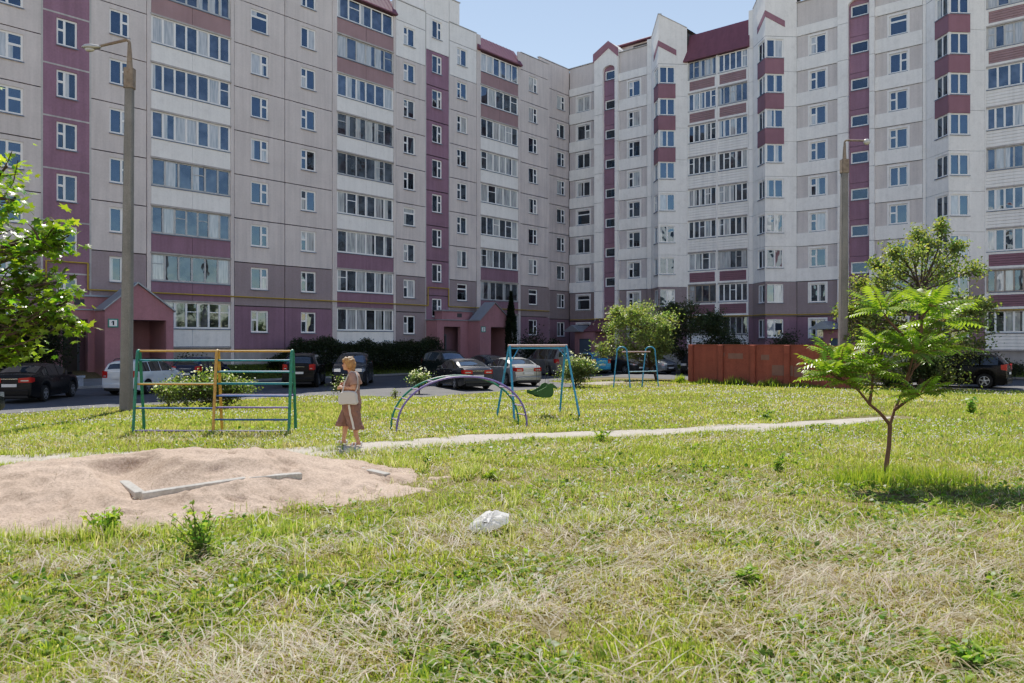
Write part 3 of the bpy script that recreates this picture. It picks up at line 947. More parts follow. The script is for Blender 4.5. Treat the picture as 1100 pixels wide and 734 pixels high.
me = np_mesh('road', np.array(V), np.array(Q), 4); me.materials.append(M['asph'])
road = link('road', me); tag(road, kind='structure')

# ---- kerb and pavement along the far side of the road
M['kerb'] = mat('kerb_concrete', (.34, .33, .31), .9, .15, 2, fine=.1)
kb = MB()
def kerb_run(p, q, w=.18, h=.13):
    n = max(1, int(math.dist(p, q)/2)); 
    for i in range(n):
        x0, y0 = p[0]+(q[0]-p[0])*i/n, p[1]+(q[1]-p[1])*i/n; x1, y1 = p[0]+(q[0]-p[0])*(i+1)/n, p[1]+(q[1]-p[1])*(i+1)/n
        d = Vector((x1-x0, y1-y0)).normalized(); nn = (-d.y*w/2, d.x*w/2)
        z0, z1 = gz(x0, y0), gz(x1, y1)
        v = []
        for (X, Y, Z) in ((x0, y0, z0), (x1, y1, z1)):
            for s, zz in ((-1, -.1), (1, -.1), (1, h), (-1, h)):
                v.append((X+nn[0]*s+d.x*(.006 if X == x0 else -.006), Y+nn[1]*s, Z+zz))
        kb.add(v, [(0, 1, 2, 3), (7, 6, 5, 4), (0, 4, 5, 1), (1, 5, 6, 2), (2, 6, 7, 3), (3, 7, 4, 0)])
kerb_run(ab(-2, -41.7), ab(57.5, -41.7)); kerb_run(ab(57.6, -41), ab(57.6, 34))
tag(kb.build('kerb', M['kerb']), kind='structure')
pv = MB()
def sheet(poly_ab, name, mt, dz):
    """quads in a/b coordinates, draped"""
    v = []; f = []
    (a0, a1, b0, b1) = poly_ab; na = max(1, int(abs(a1-a0)/1)); nb_ = max(1, int(abs(b1-b0)/.5))
    for i in range(na+1):
        for k in range(nb_+1):
            x, y = ab(a0+(a1-a0)*i/na, b0+(b1-b0)*k/nb_); v.append((x, y, gz(x, y)+dz))
    for i in range(na):
        for k in range(nb_):
            j = i*(nb_+1)+k; f.append((j, j+1, j+nb_+2, j+nb_+1))
    me = bpy.data.meshes.new(name); me.from_pydata(v, [], f); me.materials.append(mt)
    return link(name, me)
M['pave'] = mat('paving', (.24, .235, .22), .9, .15, 1.2, fine=.1)
tag(sheet((15.0, 22.6, -43.9, -41.85), 'pavement', M['pave'], .012), kind='structure')
tag(sheet((40.5, 51.5, -43.9, -41.85), 'pavement', M['pave'], .012), kind='structure')

# ---- trodden path across the lawn
PATH = [(-60, 500), (0, 495.5), (130, 492), (250, 489), (340, 485), (440, 476.5), (540, 470.5), (640, 466), (740, 462), (840, 457.5), (900, 453.5), (935, 450.5), (962, 448)]
PATHP = [at(*p)[:2] for p in PATH]
PA = np.array(PATHP)
def path_d(x, y):
    x = np.asarray(x, float); y = np.asarray(y, float); d = np.full(x.shape, 1e9)
    for p, q in zip(PA[:-1], PA[1:]):
        e = q-p; t = np.clip(((x-p[0])*e[0]+(y-p[1])*e[1])/(e@e), 0, 1)
        d = np.minimum(d, np.hypot(x-p[0]-t*e[0], y-p[1]-t*e[1]))
    return d
M['path'] = sandmat('trodden_soil', (.62, .56, .48), (.46, .41, .34), 2.5)
V = []; Q = []; n = 0
dense = []
for p, q in zip(PA[:-1], PA[1:]):
    k = max(2, int(np.linalg.norm(q-p)/.25))
    for i in range(k): dense.append(p+(q-p)*i/k)
dense.append(PA[-1])
for i, p in enumerate(dense):
    t = dense[min(i+1, len(dense)-1)]-dense[max(i-1, 0)]; t = t/np.linalg.norm(t); nn = np.array([-t[1], t[0]])
    end = min(1, (len(dense)-i)/14)
    w1 = (.62+.30*(vnoise(i, 0, 3.1, 21)-.5))*end; w2 = (.62+.30*(vnoise(i, 5, 2.7, 22)-.5))*end
    for k in range(5):
        u = -w1+(w1+w2)*k/4; x, y = p+nn*u
        V.append((x, y, gz(x, y)+.006-(.0 if k in (0, 4) else -.004)))
for i in range(len(dense)-1):
    for k in range(4):
        j = i*5+k; Q.append((j, j+1, j+6, j+5))
me = np_mesh('path', np.array(V), np.array(Q)[:, ::-1], 4); me.materials.append(M['path'])
tag(link('path', me), kind='structure')
# bare soil by the far swing
M['bare'] = sandmat('bare_soil', (.44, .39, .32), (.36, .31, .25), 2)
bp = at(668, 411); bv = [(bp[0], bp[1], gz(bp[0], bp[1])+.010)]; nbp = 26
for i in range(nbp):
    an = 2*math.pi*i/nbp; r = 1+.35*(vnoise(i, 0, 2, 31)-.5)
    x = bp[0]+math.cos(an)*2.6*r; y = bp[1]+math.sin(an)*1.9*r; bv.append((x, y, gz(x, y)+.010))
mb = MB(); mb.add(bv, [(0, 1+i, 1+(i+1) % nbp) for i in range(nbp)])
tag(mb.build('soil_patch', M['bare']), kind='structure')

# ================================================================== SAND HEAP with a half-buried sandbox
SC = (-4.55, 10.6)
def ZP1(t): return .25+.06*t
def ZP2(t): return .25+.045*t
def sand_h(x, y):
    x = np.asarray(x, float); y = np.asarray(y, float)
    ca, sa = math.cos(.42), math.sin(.42)
    u = (x-SC[0])*ca+(y-SC[1])*sa; v = -(x-SC[0])*sa+(y-SC[1])*ca
    u = u + .35*(vnoise(x, y, 1.1, 41)-.5); v = v + .45*(vnoise(x, y, .9, 42)-.5)
    left = np.where(u < 0, 5.6, 4.0)
    r = np.sqrt((u/left)**2+(v/2.35)**2)
    h = .53*(1-smooth(.10, 1.0, r))
    h = h + .05*(vnoise(x, y, .7, 43)-.5)*(r < 1) + .05*(vnoise(x, y, .27, 44)-.5) + .05*(vnoise(x, y, .12, 45)-.5) - .05*smooth(.72, .9, vnoise(x, y, .33, 46))
    # slumped hollow along the half-buried front board
    ex, ey = x+4.35, y-9.35; t = np.clip(ex*.8437+ey*.5369, 0, 2.6); dd = np.hypot(ex-t*.8437, ey-t*.5369)
    h = np.minimum(h, ZP1(t)-.085*(1-t/1.3)+.9*dd**2+.3*smooth(1.4, 1.9, t))
    t2 = np.clip(-ex*.638+ey*.77, 0, 1.4); d2 = np.hypot(ex+t2*.638, ey-t2*.77); h = np.minimum(h, ZP2(t2)-.05*(1-t2/1.0)+1.1*d2**2+.25*smooth(1.0, 1.3, t2))
    return h - .12*smooth(.92, 1.1, r) - .01
FOOT = [(SC[0]+rng.uniform(-4.2, 3.2), SC[1]+rng.uniform(-1.9, 1.9), rng.uniform(0, 3.14), rng.uniform(.02, .045)) for _ in range(70)]
def sand_top(x, y):
    z = ground_z(x, y)+sand_h(x, y)
    for (fx, fy, an, dp) in FOOT:
        u = (x-fx)*math.cos(an)+(y-fy)*math.sin(an); v = -(x-fx)*math.sin(an)+(y-fy)*math.cos(an)
        q = (u/.15)**2+(v/.065)**2
        z = z-dp*np.exp(-q**2)+dp*.45*np.exp(-((np.sqrt(q)-1.35)/.35)**2)
    return z
M['sand'] = sandmat('sand', (.62, .455, .345), (.45, .32, .235), 1.4)
sxs = np.arange(-11.2, .4, .035); sys_ = np.arange(6.6, 14.6, .035)
me = grid_mesh('sand_heap', sxs, sys_, sand_top, M['sand'])
# drop what lies underground
bm = bmesh.new(); bm.from_mesh(me)
zz = ground_z(np.array([v.co.x for v in bm.verts]), np.array([v.co.y for v in bm.verts]))
low = [v for v, g in zip(bm.verts, zz) if v.co.z < g-.06]
bmesh.ops.delete(bm, geom=low, context='VERTS'); bm.to_mesh(me); bm.free()
tag(link('sand_heap', me), 'low heap of pale brown sand spilling over a half-buried sandbox frame', 'sand heap')
M['plank'] = mat('weathered_plank', (.42, .405, .37), .85, .2, 3, fine=.2, bscale=25, dirt=(.25, .22, .19, .7))
sbx = empty('sandbox', (-4.35, 9.35, gz(-4.35, 9.35)))
tag(sbx, 'weathered grey plank sandbox frame half buried in the sand heap', 'sandbox')
def plank(p, q, top0, top1, w=.12, h=.28):
    mb = MB(); d = (Vector(q)-Vector(p)).normalized(); n = Vector((-d.y, d.x))*w/2
    v = []
    for (P, t) in ((p, top0), (q, top1)):
        for s, zo in ((-1, -h), (1, -h), (1, 0), (-1, 0)):
            v.append((P[0]+n.x*s, P[1]+n.y*s, t+zo))
    mb.add(v, [(0, 1, 2, 3), (7, 6, 5, 4), (0, 4, 5, 1), (1, 5, 6, 2), (2, 6, 7, 3), (3, 7, 4, 0)])
    o = mb.build('plank', M['plank'], sbx)
    bv_ = o.modifiers.new('b', 'BEVEL'); bv_.width = .012; bv_.segments = 2
    return o
C1 = (0, 0); C2 = (2.75, 1.75); C3 = (-1.45, 1.75); C4 = (1.3, 3.5)
def st(p): return float(sand_h(np.array([p[0]-4.35]), np.array([p[1]+9.35]))[0])
dv = Vector((2.75, 1.75)).normalized(); du = Vector((-1.45, 1.75)).normalized()
zc = float(ZP1(0)); ze_ = float(ZP1(2.3))
plank(C1, (dv.x*1.2, dv.y*1.2), zc, zc+(ze_-zc)*.52)
plank((dv.x*1.215, dv.y*1.215), (dv.x*1.9, dv.y*1.9), zc+(ze_-zc)*.52, float(ZP1(1.9))-.05)
plank((du.x*.085, du.y*.085), (du.x*1.25, du.y*1.25), zc-.004, float(ZP2(1.25)))
plank((1.70, 2.55), (2.60, 1.85), st((1.70, 2.55))+.015, st((2.60, 1.85))+.075)
plank((-2.25, 2.8), (-1.2, 3.15), max(st((-2.25, 2.8)), 0)+.09, max(st((-1.2, 3.15)), 0)+.05)

# ================================================================== LAMP POLES
M['pole'] = mat('pole_concrete', (.25, .24, .225), .95, .14, 1.2, streak=.15, fine=.12, bscale=30, bump=.2)
M['rust'] = mat('rusty_steel', (.27, .225, .18), .8, .25, 5, dirt=(.22, .14, .09, .7))
M['lampg'] = mat('lamp_housing', (.42, .42, .40), .4, .1, 4, metal=.4)
M['lens'] = mat('lamp_lens', (.55, .55, .52), .15, .05, 4)
def lamp_pole(px, py, top, w0, w1, armdir, lean, label):
    x, y, z = at(px, py); o = empty('street_lamp', (x, y, z-.05)); tag(o, label, 'street lamp', 'tall concrete street lamps of the courtyard')
    H = top-z
    def oct_(w, h, z, cx=0, ch=.28):
        a = w/2; c = a*ch
        return [(cx+s[0], s[1], z) for s in ((-a+c, -a), (a-c, -a), (a, -a+c), (a, a-c), (a-c, a), (-a+c, a), (-a, a-c), (-a, -a+c))]
    mb = MB(); mb.loft([oct_(w0+(w1-w0)*t, 0, H*t, lean*t) for t in (0, .25, .5, .75, 1)])
    mb.build('pole', M['pole'], o)
    s = MB(); s.loft([oct_(w1+.07, 0, H-.55, lean*.95), oct_(w1+.07, 0, H+.12, lean)]); s.build('collar', M['rust'], o)
    arm = MB(); pts = [(lean, 0, H+.1), (lean, 0, H+.55), (lean+.01*armdir, 0, H+.95)]
    rad = [.11, .085, .06]
    for k in range(1, 7):
        an = k/6*math.pi/2*.86; pts.append((lean+armdir*(.14*(1-math.cos(an))), 0, H+.95+.14*math.sin(an))); rad.append(.05)
    e = pts[-1]; pts.append((e[0]+armdir*.95, 0, e[2]-.22 if armdir < 0 else e[2]-.02)); rad.append(.045)
    arm.tube(pts, rad, 8); arm.build('arm', M['rust'], o, 40)
    e = pts[-1]; h = MB(); rr_ = []
    if armdir < 0:
        prof = [(-.1, .05), (.0, .09), (.22, .14), (.42, .12), (.55, .03)]
        for (dx, r) in prof: rr_.append([(e[0]+armdir*dx, r*1.1*math.cos(t), e[2]-.02+r*.7*math.sin(t)) for t in np.linspace(0, 2*math.pi, 12, endpoint=False)])
        h.loft(rr_); hd = h.build('lamp_head', M['lampg'], o, 50)
        l = MB(); l.ball((e[0]+armdir*.28, 0, e[2]-.1), .17, .11, .08); l.build('lens', M['lens'], hd, 60)
    else:
        h.ball((e[0]+.02, 0, e[2]-.02), .13, .13, .10); hd = h.build('lamp_head', M['lampg'], o, 50)
        l = MB(); l.ball((e[0]+.06, 0, e[2]-.06), .17, .17, .15); l.build('lens', M['lens'], hd, 60)
    return o
lamp_pole(135.5, 441, 11.1, .345, .245, -1, .12, 'tall concrete street lamp with a drooping rusty arm beside the climbing frame')
lamp_pole(905, 417, 11.0, .42, .30, 1, .1, 'concrete street lamp rising behind the red wall, with a short arm and round lamp')

# ================================================================== RED WALL ENCLOSURE
M['redw'] = mat('red_paint_concrete', (.30, .105, .07), .85, .12, .8, streak=.14, fine=.08, bscale=20, dirt=(.20, .06, .04, .5))
M['patch'] = mat('grey_paint_patch', (.25, .15, .12), .9, .12, 2)
p0 = at(743, 412.5); p1 = at(886, 417.8)
ang = math.atan2(p1[1]-p0[1], p1[0]-p0[0]); Lw = math.dist(p0[:2], p1[:2])
e = empty('red_wall', (p0[0], p0[1], min(p0[2], p1[2])), ang)
tag(e, 'low red painted concrete enclosure wall with grey paint patches, in front of the white block', 'wall')
hw = 1.80-min(p0[2], p1[2])
w = MB()
nseg = 4; sl = Lw/nseg
for i in range(nseg):
    w.box(i*sl+.02, (i+1)*sl-.02, 0, .16, -.2, hw)
    w.box(i*sl+.1, (i+1)*sl-.1, -.02, -.001, .12, hw-.14)
w.box(-.16, -.001, 0, 2.8, -.2, hw); w.box(Lw+.001, Lw+.16, 0, 2.8, -.2, hw)
w.build('wall_panel', M['redw'], e)
for i in range(nseg+1):
    c = MB(); x = min(max(i*sl, -.04), Lw+.04)
    c.box(x-.14, x+.14, -.14, -.021, -.2, hw+.03); o = c.build('post', M['redw'], e); b_ = o.modifiers.new('b', 'BEVEL'); b_.width = .02
cp = MB(); cp.box(-.2, Lw+.2, -.03, .2, hw+.001, hw+.05); cp.build('coping', M['redw'], e)
pt = MB()
for (u, zz_, ww, hh) in ((sl*1.45, .74, .85, .28), (sl*1.05, .78, .2, .18), (sl*2.35, .72, .45, .26), (sl*2.85, .42, 1.1, .5), (sl*3.4, .4, .8, .5), (sl*2.2, .12, .3, .2)):
    pt.box(u-ww/2, u+ww/2, -.026, -.0201, hw*zz_-hh/2, hw*zz_+hh/2)
pt.build('paint_patch', M['patch'], e)

# ================================================================== PLAY EQUIPMENT
def paint(name, c): return mat(name, c, .45, .12, 6, dirt=(c[0]*.35+.13, c[1]*.35+.085, c[2]*.35+.055, .75), spec=.5)
PC = dict(green=paint('green_paint', (.03, .21, .14)), teal=paint('teal_paint', (.03, .22, .27)), orange=paint('orange_paint', (.52, .30, .085)), yellow=paint('yellow_paint', (.55, .34, .07)),
          blue=paint('blue_paint', (.05, .13, .36)), violet=paint('violet_paint', (.19, .15, .36)), lilac=paint('lilac_paint', (.36, .26, .46)), sky=paint('sky_blue_paint', (.05, .27, .42)),
          pale=paint('pale_blue_paint', (.35, .52, .58)), salmon=paint('salmon_paint', (.47, .33, .31)))
# climbing frame: three A-frames joined by rungs
L0 = at(149, 464); L1 = at(314, 464)
ang = math.atan2(L1[1]-L0[1], L1[0]-L0[0]); Lf = math.dist(L0[:2], L1[:2])
cf = empty('climbing_frame', ((L0[0]+L1[0])/2, (L0[1]+L1[1])/2, (L0[2]+L1[2])/2), ang)
tag(cf, 'painted tube climbing frame of three A-shaped ladders, green, orange and blue, beside the sand', 'climbing frame')
ZT = 1.80-(L0[2]+L1[2])/2; S = .52; xL, xM, xR = -Lf/2, -Lf/2+Lf*.515, Lf/2
for x, c1, c2 in ((xL, 'blue', 'green'), (xM, 'orange', 'yellow'), (xR, 'green', 'green')):
    cc = MB(); cc.tube([(x, -S/2, -.1), (x, -.06, ZT-.06), (x, -.025, ZT-.005), (x, 0, ZT)], .034, 10, 0); cc.build('leg', PC['green' if x == xL else c1], cf, 50)
    cc = MB(); cc.tube([(x, S/2, -.1), (x, .06, ZT-.06), (x, .025, ZT-.005), (x, .001, ZT)], .034, 10, 0); cc.build('leg', PC[c2], cf, 50)
def rung(x0, x1, h, side, c, r=.021):
    t = 1-h/ZT; y = side*S/2*t
    cc = MB(); cc.tube([(x0, y, h), (x1, y, h)], r, 8); cc.build('rung', PC[c], cf, 50)
rung(xL, xM, ZT-.01, 0, 'orange', .024); rung(xM, xR, ZT-.012, 0, 'orange', .024)
for h, a, b in ((ZT*.88, 'teal', 'teal'), (ZT*.59, 'orange', 'green'), (ZT*.3, 'blue', None), (.05, 'violet', None)):
    rung(xL, xM, h, -1, a)
    if b: rung(xL, xM, h, 1, b)
for h, a, b in ((ZT*.88, 'teal', 'lilac'), (ZT*.74, 'teal', 'blue'), (ZT*.595, 'teal', 'green'), (ZT*.45, 'blue', 'violet'), (ZT*.31, 'violet', None), (ZT*.165, 'blue', None), (.05, 'violet', None)):
    rung(xM, xR, h, -1, a)
    if b: rung(xM, xR, h, 1, b)

# arch ladder
A = at(423, 463); B = at(561.5, 457); a2 = math.atan2(B[1]-A[1], B[0]-A[0]); La = math.dist(A[:2], B[:2])
ar = empty('arch_ladder', ((A[0]+B[0])/2, (A[1]+B[1])/2, (A[2]+B[2])/2), a2)
tag(ar, 'low arched climbing ladder with a violet and a green rail', 'climbing arch')
Hh = 1.21
def arch(t, y):
    an = math.pi*t; c_, s_ = math.cos(an), math.sin(an)
    return (-La/2*abs(c_)**.93*(1 if c_ > 0 else -1), y, Hh*s_**.9 if s_ > 0 else 0)
for y, c in ((-.26, 'violet'), (.26, 'green')):
    cc = MB(); pts = [arch(t, y) for t in np.linspace(0, 1, 40)]; pts[0] = (pts[0][0], y, -.12); pts[-1] = (pts[-1][0], y, -.12)
    cc.tube(pts, .025, 10); cc.build('rail', PC[c], ar, 60)
for t in (.06, .12, .19, .27, .36, .45, .55, .64, .73, .81, .88, .94):
    p = arch(t, 0); cc = MB(); cc.tube([(p[0], -.26, p[2]), (p[0], .26, p[2])], .017, 8); cc.build('rung', PC['lilac'], ar, 50)

# swing with a bird-shaped seat
fl, bl, fr_, br = at(534, 451), at(555.5, 447), at(597.5, 448), at(621.5, 444)
ml = ((fl[0]+bl[0])/2, (fl[1]+bl[1])/2); mr = ((fr_[0]+br[0])/2, (fr_[1]+br[1])/2)
sw = empty('bird_swing', ((ml[0]+mr[0])/2, (ml[1]+mr[1])/2, (fl[2]+br[2])/2), math.atan2(mr[1]-ml[1], mr[0]-ml[0]))
tag(sw, 'blue tube swing frame with a green bird-shaped seat and salmon top bar', 'swing')
Ls = math.dist(ml, mr); Ds = math.dist(fl[:2], bl[:2]); zs_ = 1.89-(fl[2]+br[2])/2
tx = Ls/2-.06
for sx in (-1, 1):
    for sy in (-1, 1):
        cc = MB(); cc.tube([(sx*(tx+.12), sy*.62, -.12), (sx*tx, sy*.02, zs_)], .030, 10); cc.build('leg', PC['sky'], sw, 50)
    cc = MB(); cc.tube([(sx*(tx+.02), -.17, zs_-.42), (sx*tx-.28*sx, 0, zs_-.02)], .014, 8); cc.build('brace', PC['sky'], sw, 50)
cc = MB(); cc.tube([(-tx-.04, 0, zs_), (tx+.04, 0, zs_)], .034, 10); cc.build('top_bar', PC['salmon'], sw, 50)
cc = MB(); cc.tube([(-tx, 0, zs_-.068), (tx, 0, zs_-.068)], .022, 10); cc.build('top_bar', PC['sky'], sw, 50)
M['birdg'] = mat('dark_green_board', (.045, .12, .035), .6, .12, 4)
M['rod'] = mat('steel_rod', (.10, .10, .10), .5, .1, 4, metal=.6)
birdp = [(-.36, .02), (-.20, -.02), (-.10, -.08), (.10, -.09), (.22, -.04), (.25, .08), (.235, .17), (.37, .13), (.33, .20), (.24, .27), (.16, .30), (.08, .27), (.02, .20), (-.10, .14), (-.24, .09), (-.36, .12)]
st_ = MB()
st_.box(-.16, .20, -.16, .16, .0, .025)
seat = st_.build('seat', M['birdg'], sw, loc=(.12, 0, .60))
for y in (-.19, .165):
    b_ = MB(); b_.extr(birdp, 'y', y, y+.022); b_.build('side_board', M['birdg'], seat)
for sx in (-.3, .32):
    for y in (-.1, .1):
        r_ = MB(); r_.tube([(sx*.42, y, .02), (sx*.42, y*.4, zs_-.60-.09)], .0055, 6); r_.build('hanger_rod', M['rod'], seat)
# second swing: two bent tube arches
q = [at(659, 417.5), at(677, 417.5), at(689.5, 416), at(707.5, 415.5)]
m1 = ((q[0][0]+q[1][0])/2, (q[0][1]+q[1][1])/2); m2 = ((q[2][0]+q[3][0])/2, (q[2][1]+q[3][1])/2)
s2 = empty('swing_frame', ((m1[0]+m2[0])/2, (m1[1]+m2[1])/2, q[0][2]), math.atan2(m2[1]-m1[1], m2[0]-m1[0]))
tag(s2, 'small blue swing frame of two tube arches with a salmon crossbar, on the bare soil', 'swing')
Lx = math.dist(m1, m2)/2; z2 = 1.76-q[0][2]
rot_ = math.atan2(m2[1]-m1[1], m2[0]-m1[0]); ax_, ay_ = math.cos(-rot_-.12), math.sin(-rot_-.12)
for sx in (-1, 1):
    pts = []
    for (u, h) in ((-.42, -.12), (-.33, z2*.45), (-.24, z2*.85)): pts.append((sx*Lx+u*ax_, u*ay_, h))
    for k in range(7):
        an = math.pi*(1-k/6); pts.append((sx*Lx+.25*math.cos(an)*ax_, .25*math.cos(an)*ay_, z2*.87+.25*math.sin(an)))
    for (u, h) in ((.24, z2*.85), (.33, z2*.45), (.42, -.12)): pts.append((sx*Lx+u*ax_, u*ay_, h))
    cc = MB(); cc.tube(pts, .036, 10); cc.build('arch_leg', PC['sky'], s2, 60)
cc = MB(); cc.tube([(-Lx, 0, z2*.87), (Lx, 0, z2*.87)], .034, 8); cc.build('top_bar', PC['salmon'], s2, 60)
cc = MB(); cc.tube([(-Lx+.34*ax_, .34*ay_, z2*.40), (Lx+.34*ax_, .34*ay_, z2*.40)], .028, 8); cc.build('seat_bar', PC['pale'], s2, 60)

# ================================================================== WHITE BAG
M['bag'] = leafmat('white_plastic_bag', attr=False, col=(.96, .96, .95), trans=.45, rough=.4, hue=(1, 1, 1, 1))
x, y, z = at(525, 572)
outl = [(-.225, .02), (-.145, .115), (-.04, .215), (.10, .225), (.215, .19), (.205, .08), (.10, .015), (-.04, -.035), (-.15, -.03)]
op = np.array(outl+[outl[0]]); cxy = np.array([.0, .09]); nseg_ = 27; K = 6
tt_ = np.linspace(0, len(outl), nseg_, endpoint=False); ii = tt_.astype(int); ff = (tt_-ii)[:, None]
ring0 = op[ii]*(1-ff)+op[ii+1]*ff
bv = []; bf = []
for side in (1, -1):
    for k in range(K):
        r = 1-k/K
        for q_ in range(nseg_):
            p_ = cxy+(ring0[q_]-cxy)*r
            d = side*.045*(1-r**2.2)**.6
            an_ = math.atan2(ring0[q_][1]-.09, ring0[q_][0])
            d += .022*(float(vnoise(np.array([p_[0]*9+3+side]), np.array([p_[1]*9+7]), .8, 54)[0])-.5)*(1-r)**.3+.016*abs(math.sin(an_*4.5+p_[0]*9))*(1-r)*side*r*3
            zz_ = p_[1]*.62+d*.8+.02; jj = .009*(1 if k else 0); bv.append((p_[0]+jj*rng.normal(), -d*.5+p_[1]*1.1-.08+jj*rng.normal(), max(zz_+jj*rng.normal(), -.03)))
    o_ = len(bv); bv.append((cxy[0], -side*.08, cxy[1]))
    b0_ = 0 if side == 1 else nseg_*K+1
    for k in range(K-1):
        for q_ in range(nseg_):
            a_ = b0_+k*nseg_+q_; b_ = b0_+k*nseg_+(q_+1) % nseg_; bf.append((a_, b_, b_+nseg_, a_+nseg_))
    for q_ in range(nseg_): bf.append((b0_+(K-1)*nseg_+q_, b0_+(K-1)*nseg_+(q_+1) % nseg_, o_))
me = bpy.data.meshes.new('plastic_bag'); me.from_pydata(bv, [], bf); me.materials.append(M['bag'])
me.polygons.foreach_set('use_smooth', [True]*len(me.polygons)); me.set_sharp_from_angle(angle=R(26))
bag = link('plastic_bag', me, None, (x, y, z+.03)); tag(bag, 'crumpled white plastic bag lying in the cut grass', 'plastic bag')

# white concrete planter near the black saloon
M['plant'] = mat('white_concrete', (.55, .54, .52), .9, .12, 3)
x, y, z = at(79, 417)
pl_ = MB(); pl_.box(-.32, .32, -.32, .32, 0, .5); pl_.box(-.38, .38, -.38, .38, .501, .62); pl_.box(-.27, .27, -.27, .27, .6201, .63, 1)
o = pl_.build('planter', [M['plant'], M['joint']], None, loc=(x, y, z)); tag(o, 'square white concrete planter beyond the bonnet of the black saloon', 'planter')
# ================================================================== VEGETATION
M['bark'] = mat('bark', (.10, .075, .055), .95, .25, 6, bump=.5, bscale=30)
M['barkl'] = mat('young_bark', (.16, .10, .075), .9, .2, 8, bump=.3, bscale=40)
M['leaf'] = leafmat('leaf', trans=.48)
M['leafd'] = leafmat('leaf_dark', trans=.25, rough=.5)


def leaf_mesh(name, P, size, cols, shape='oval', up=.35, aspect=.5, dirs=None):
    """many small leaf faces; P (n,3) positions, size (n,), cols (n,3)"""
    n = len(P)
    nrm = rng.normal(size=(n, 3)); nrm[:, 2] = np.abs(nrm[:, 2])+up; nrm /= np.linalg.norm(nrm, axis=1)[:, None]
    d = rng.normal(size=(n, 3)) if dirs is None else dirs+rng.normal(size=(n, 3))*.35
    d -= nrm*np.sum(d*nrm, 1)[:, None]; d /= np.linalg.norm(d, axis=1)[:, None]+1e-9
    s = np.cross(nrm, d)
    if shape == 'oval':
        tpl = np.array([(0, 0, 0), (.45, .5*aspect, .05), (1, 0, -.06), (.45, -.5*aspect, .05), (.75, .33*aspect, .02), (.75, -.33*aspect, .02)])
        fa = [(0, 1, 3), (1, 4, 3), (4, 5, 3), (4, 2, 5)]
    elif shape == 'diamond':
        tpl = np.array([(0, 0, 0), (.5, .5*aspect, .06), (1, 0, -.05), (.5, -.5*aspect, .06)])
        fa = [(0, 1, 2), (0, 2, 3)]
    elif shape == 'maple':
        an = np.array([180, 138, 112, 92, 70, 52, 36, 18, 0, -18, -36, -52, -70, -92, -112, -138])
        rr = np.array([.10, .34, .22, .52, .30, .62, .36, .40, .66, .40, .36, .62, .30, .52, .22, .34])
        x = .42+rr*np.cos(np.radians(an))*.9; y = rr*np.sin(np.radians(an))*1.0
        z = -.25*(rr-.3)*np.abs(np.sin(np.radians(an)))-.10*x
        tpl = np.concatenate([[(.42, 0, .03)], np.stack([x, y, z], 1)])
        k = len(an); fa = [(0, 1+i, 1+(i+1) % k) for i in range(k)]
    k = len(tpl)
    V = P[:, None, :] + size[:, None, None]*(tpl[None, :, 0, None]*d[:, None, :]+tpl[None, :, 1, None]*s[:, None, :]+tpl[None, :, 2, None]*nrm[:, None, :])
    T = (np.array(fa)[None]+(np.arange(n)*k)[:, None, None]).reshape(-1, 3)
    C = np.repeat(cols, k, 0)
    return np_mesh(name, V.reshape(-1, 3), T, 3, C)


def leafcols(n, base, var=.25, warm=.15):
    c = np.array(base)[None]*np.ones((n, 1)); f = 1+var*rng.normal(size=(n, 1)); c = c*np.clip(f, .4, 1.9)
    c[:, 0] *= 1+warm*rng.normal(size=n); return np.clip(c, .004, .9)


def curve(p, q, n=6, sag=.0, wob=.1):
    p, q = Vector(p), Vector(q); L = (q-p).length; r = []
    o = Vector(rng.normal(size=3))*wob*L
    for i in range(n+1):
        t = i/n; r.append(p.lerp(q, t)+o*math.sin(math.pi*t)*.5+Vector((0, 0, -sag*L*math.sin(math.pi*t))))
    return r


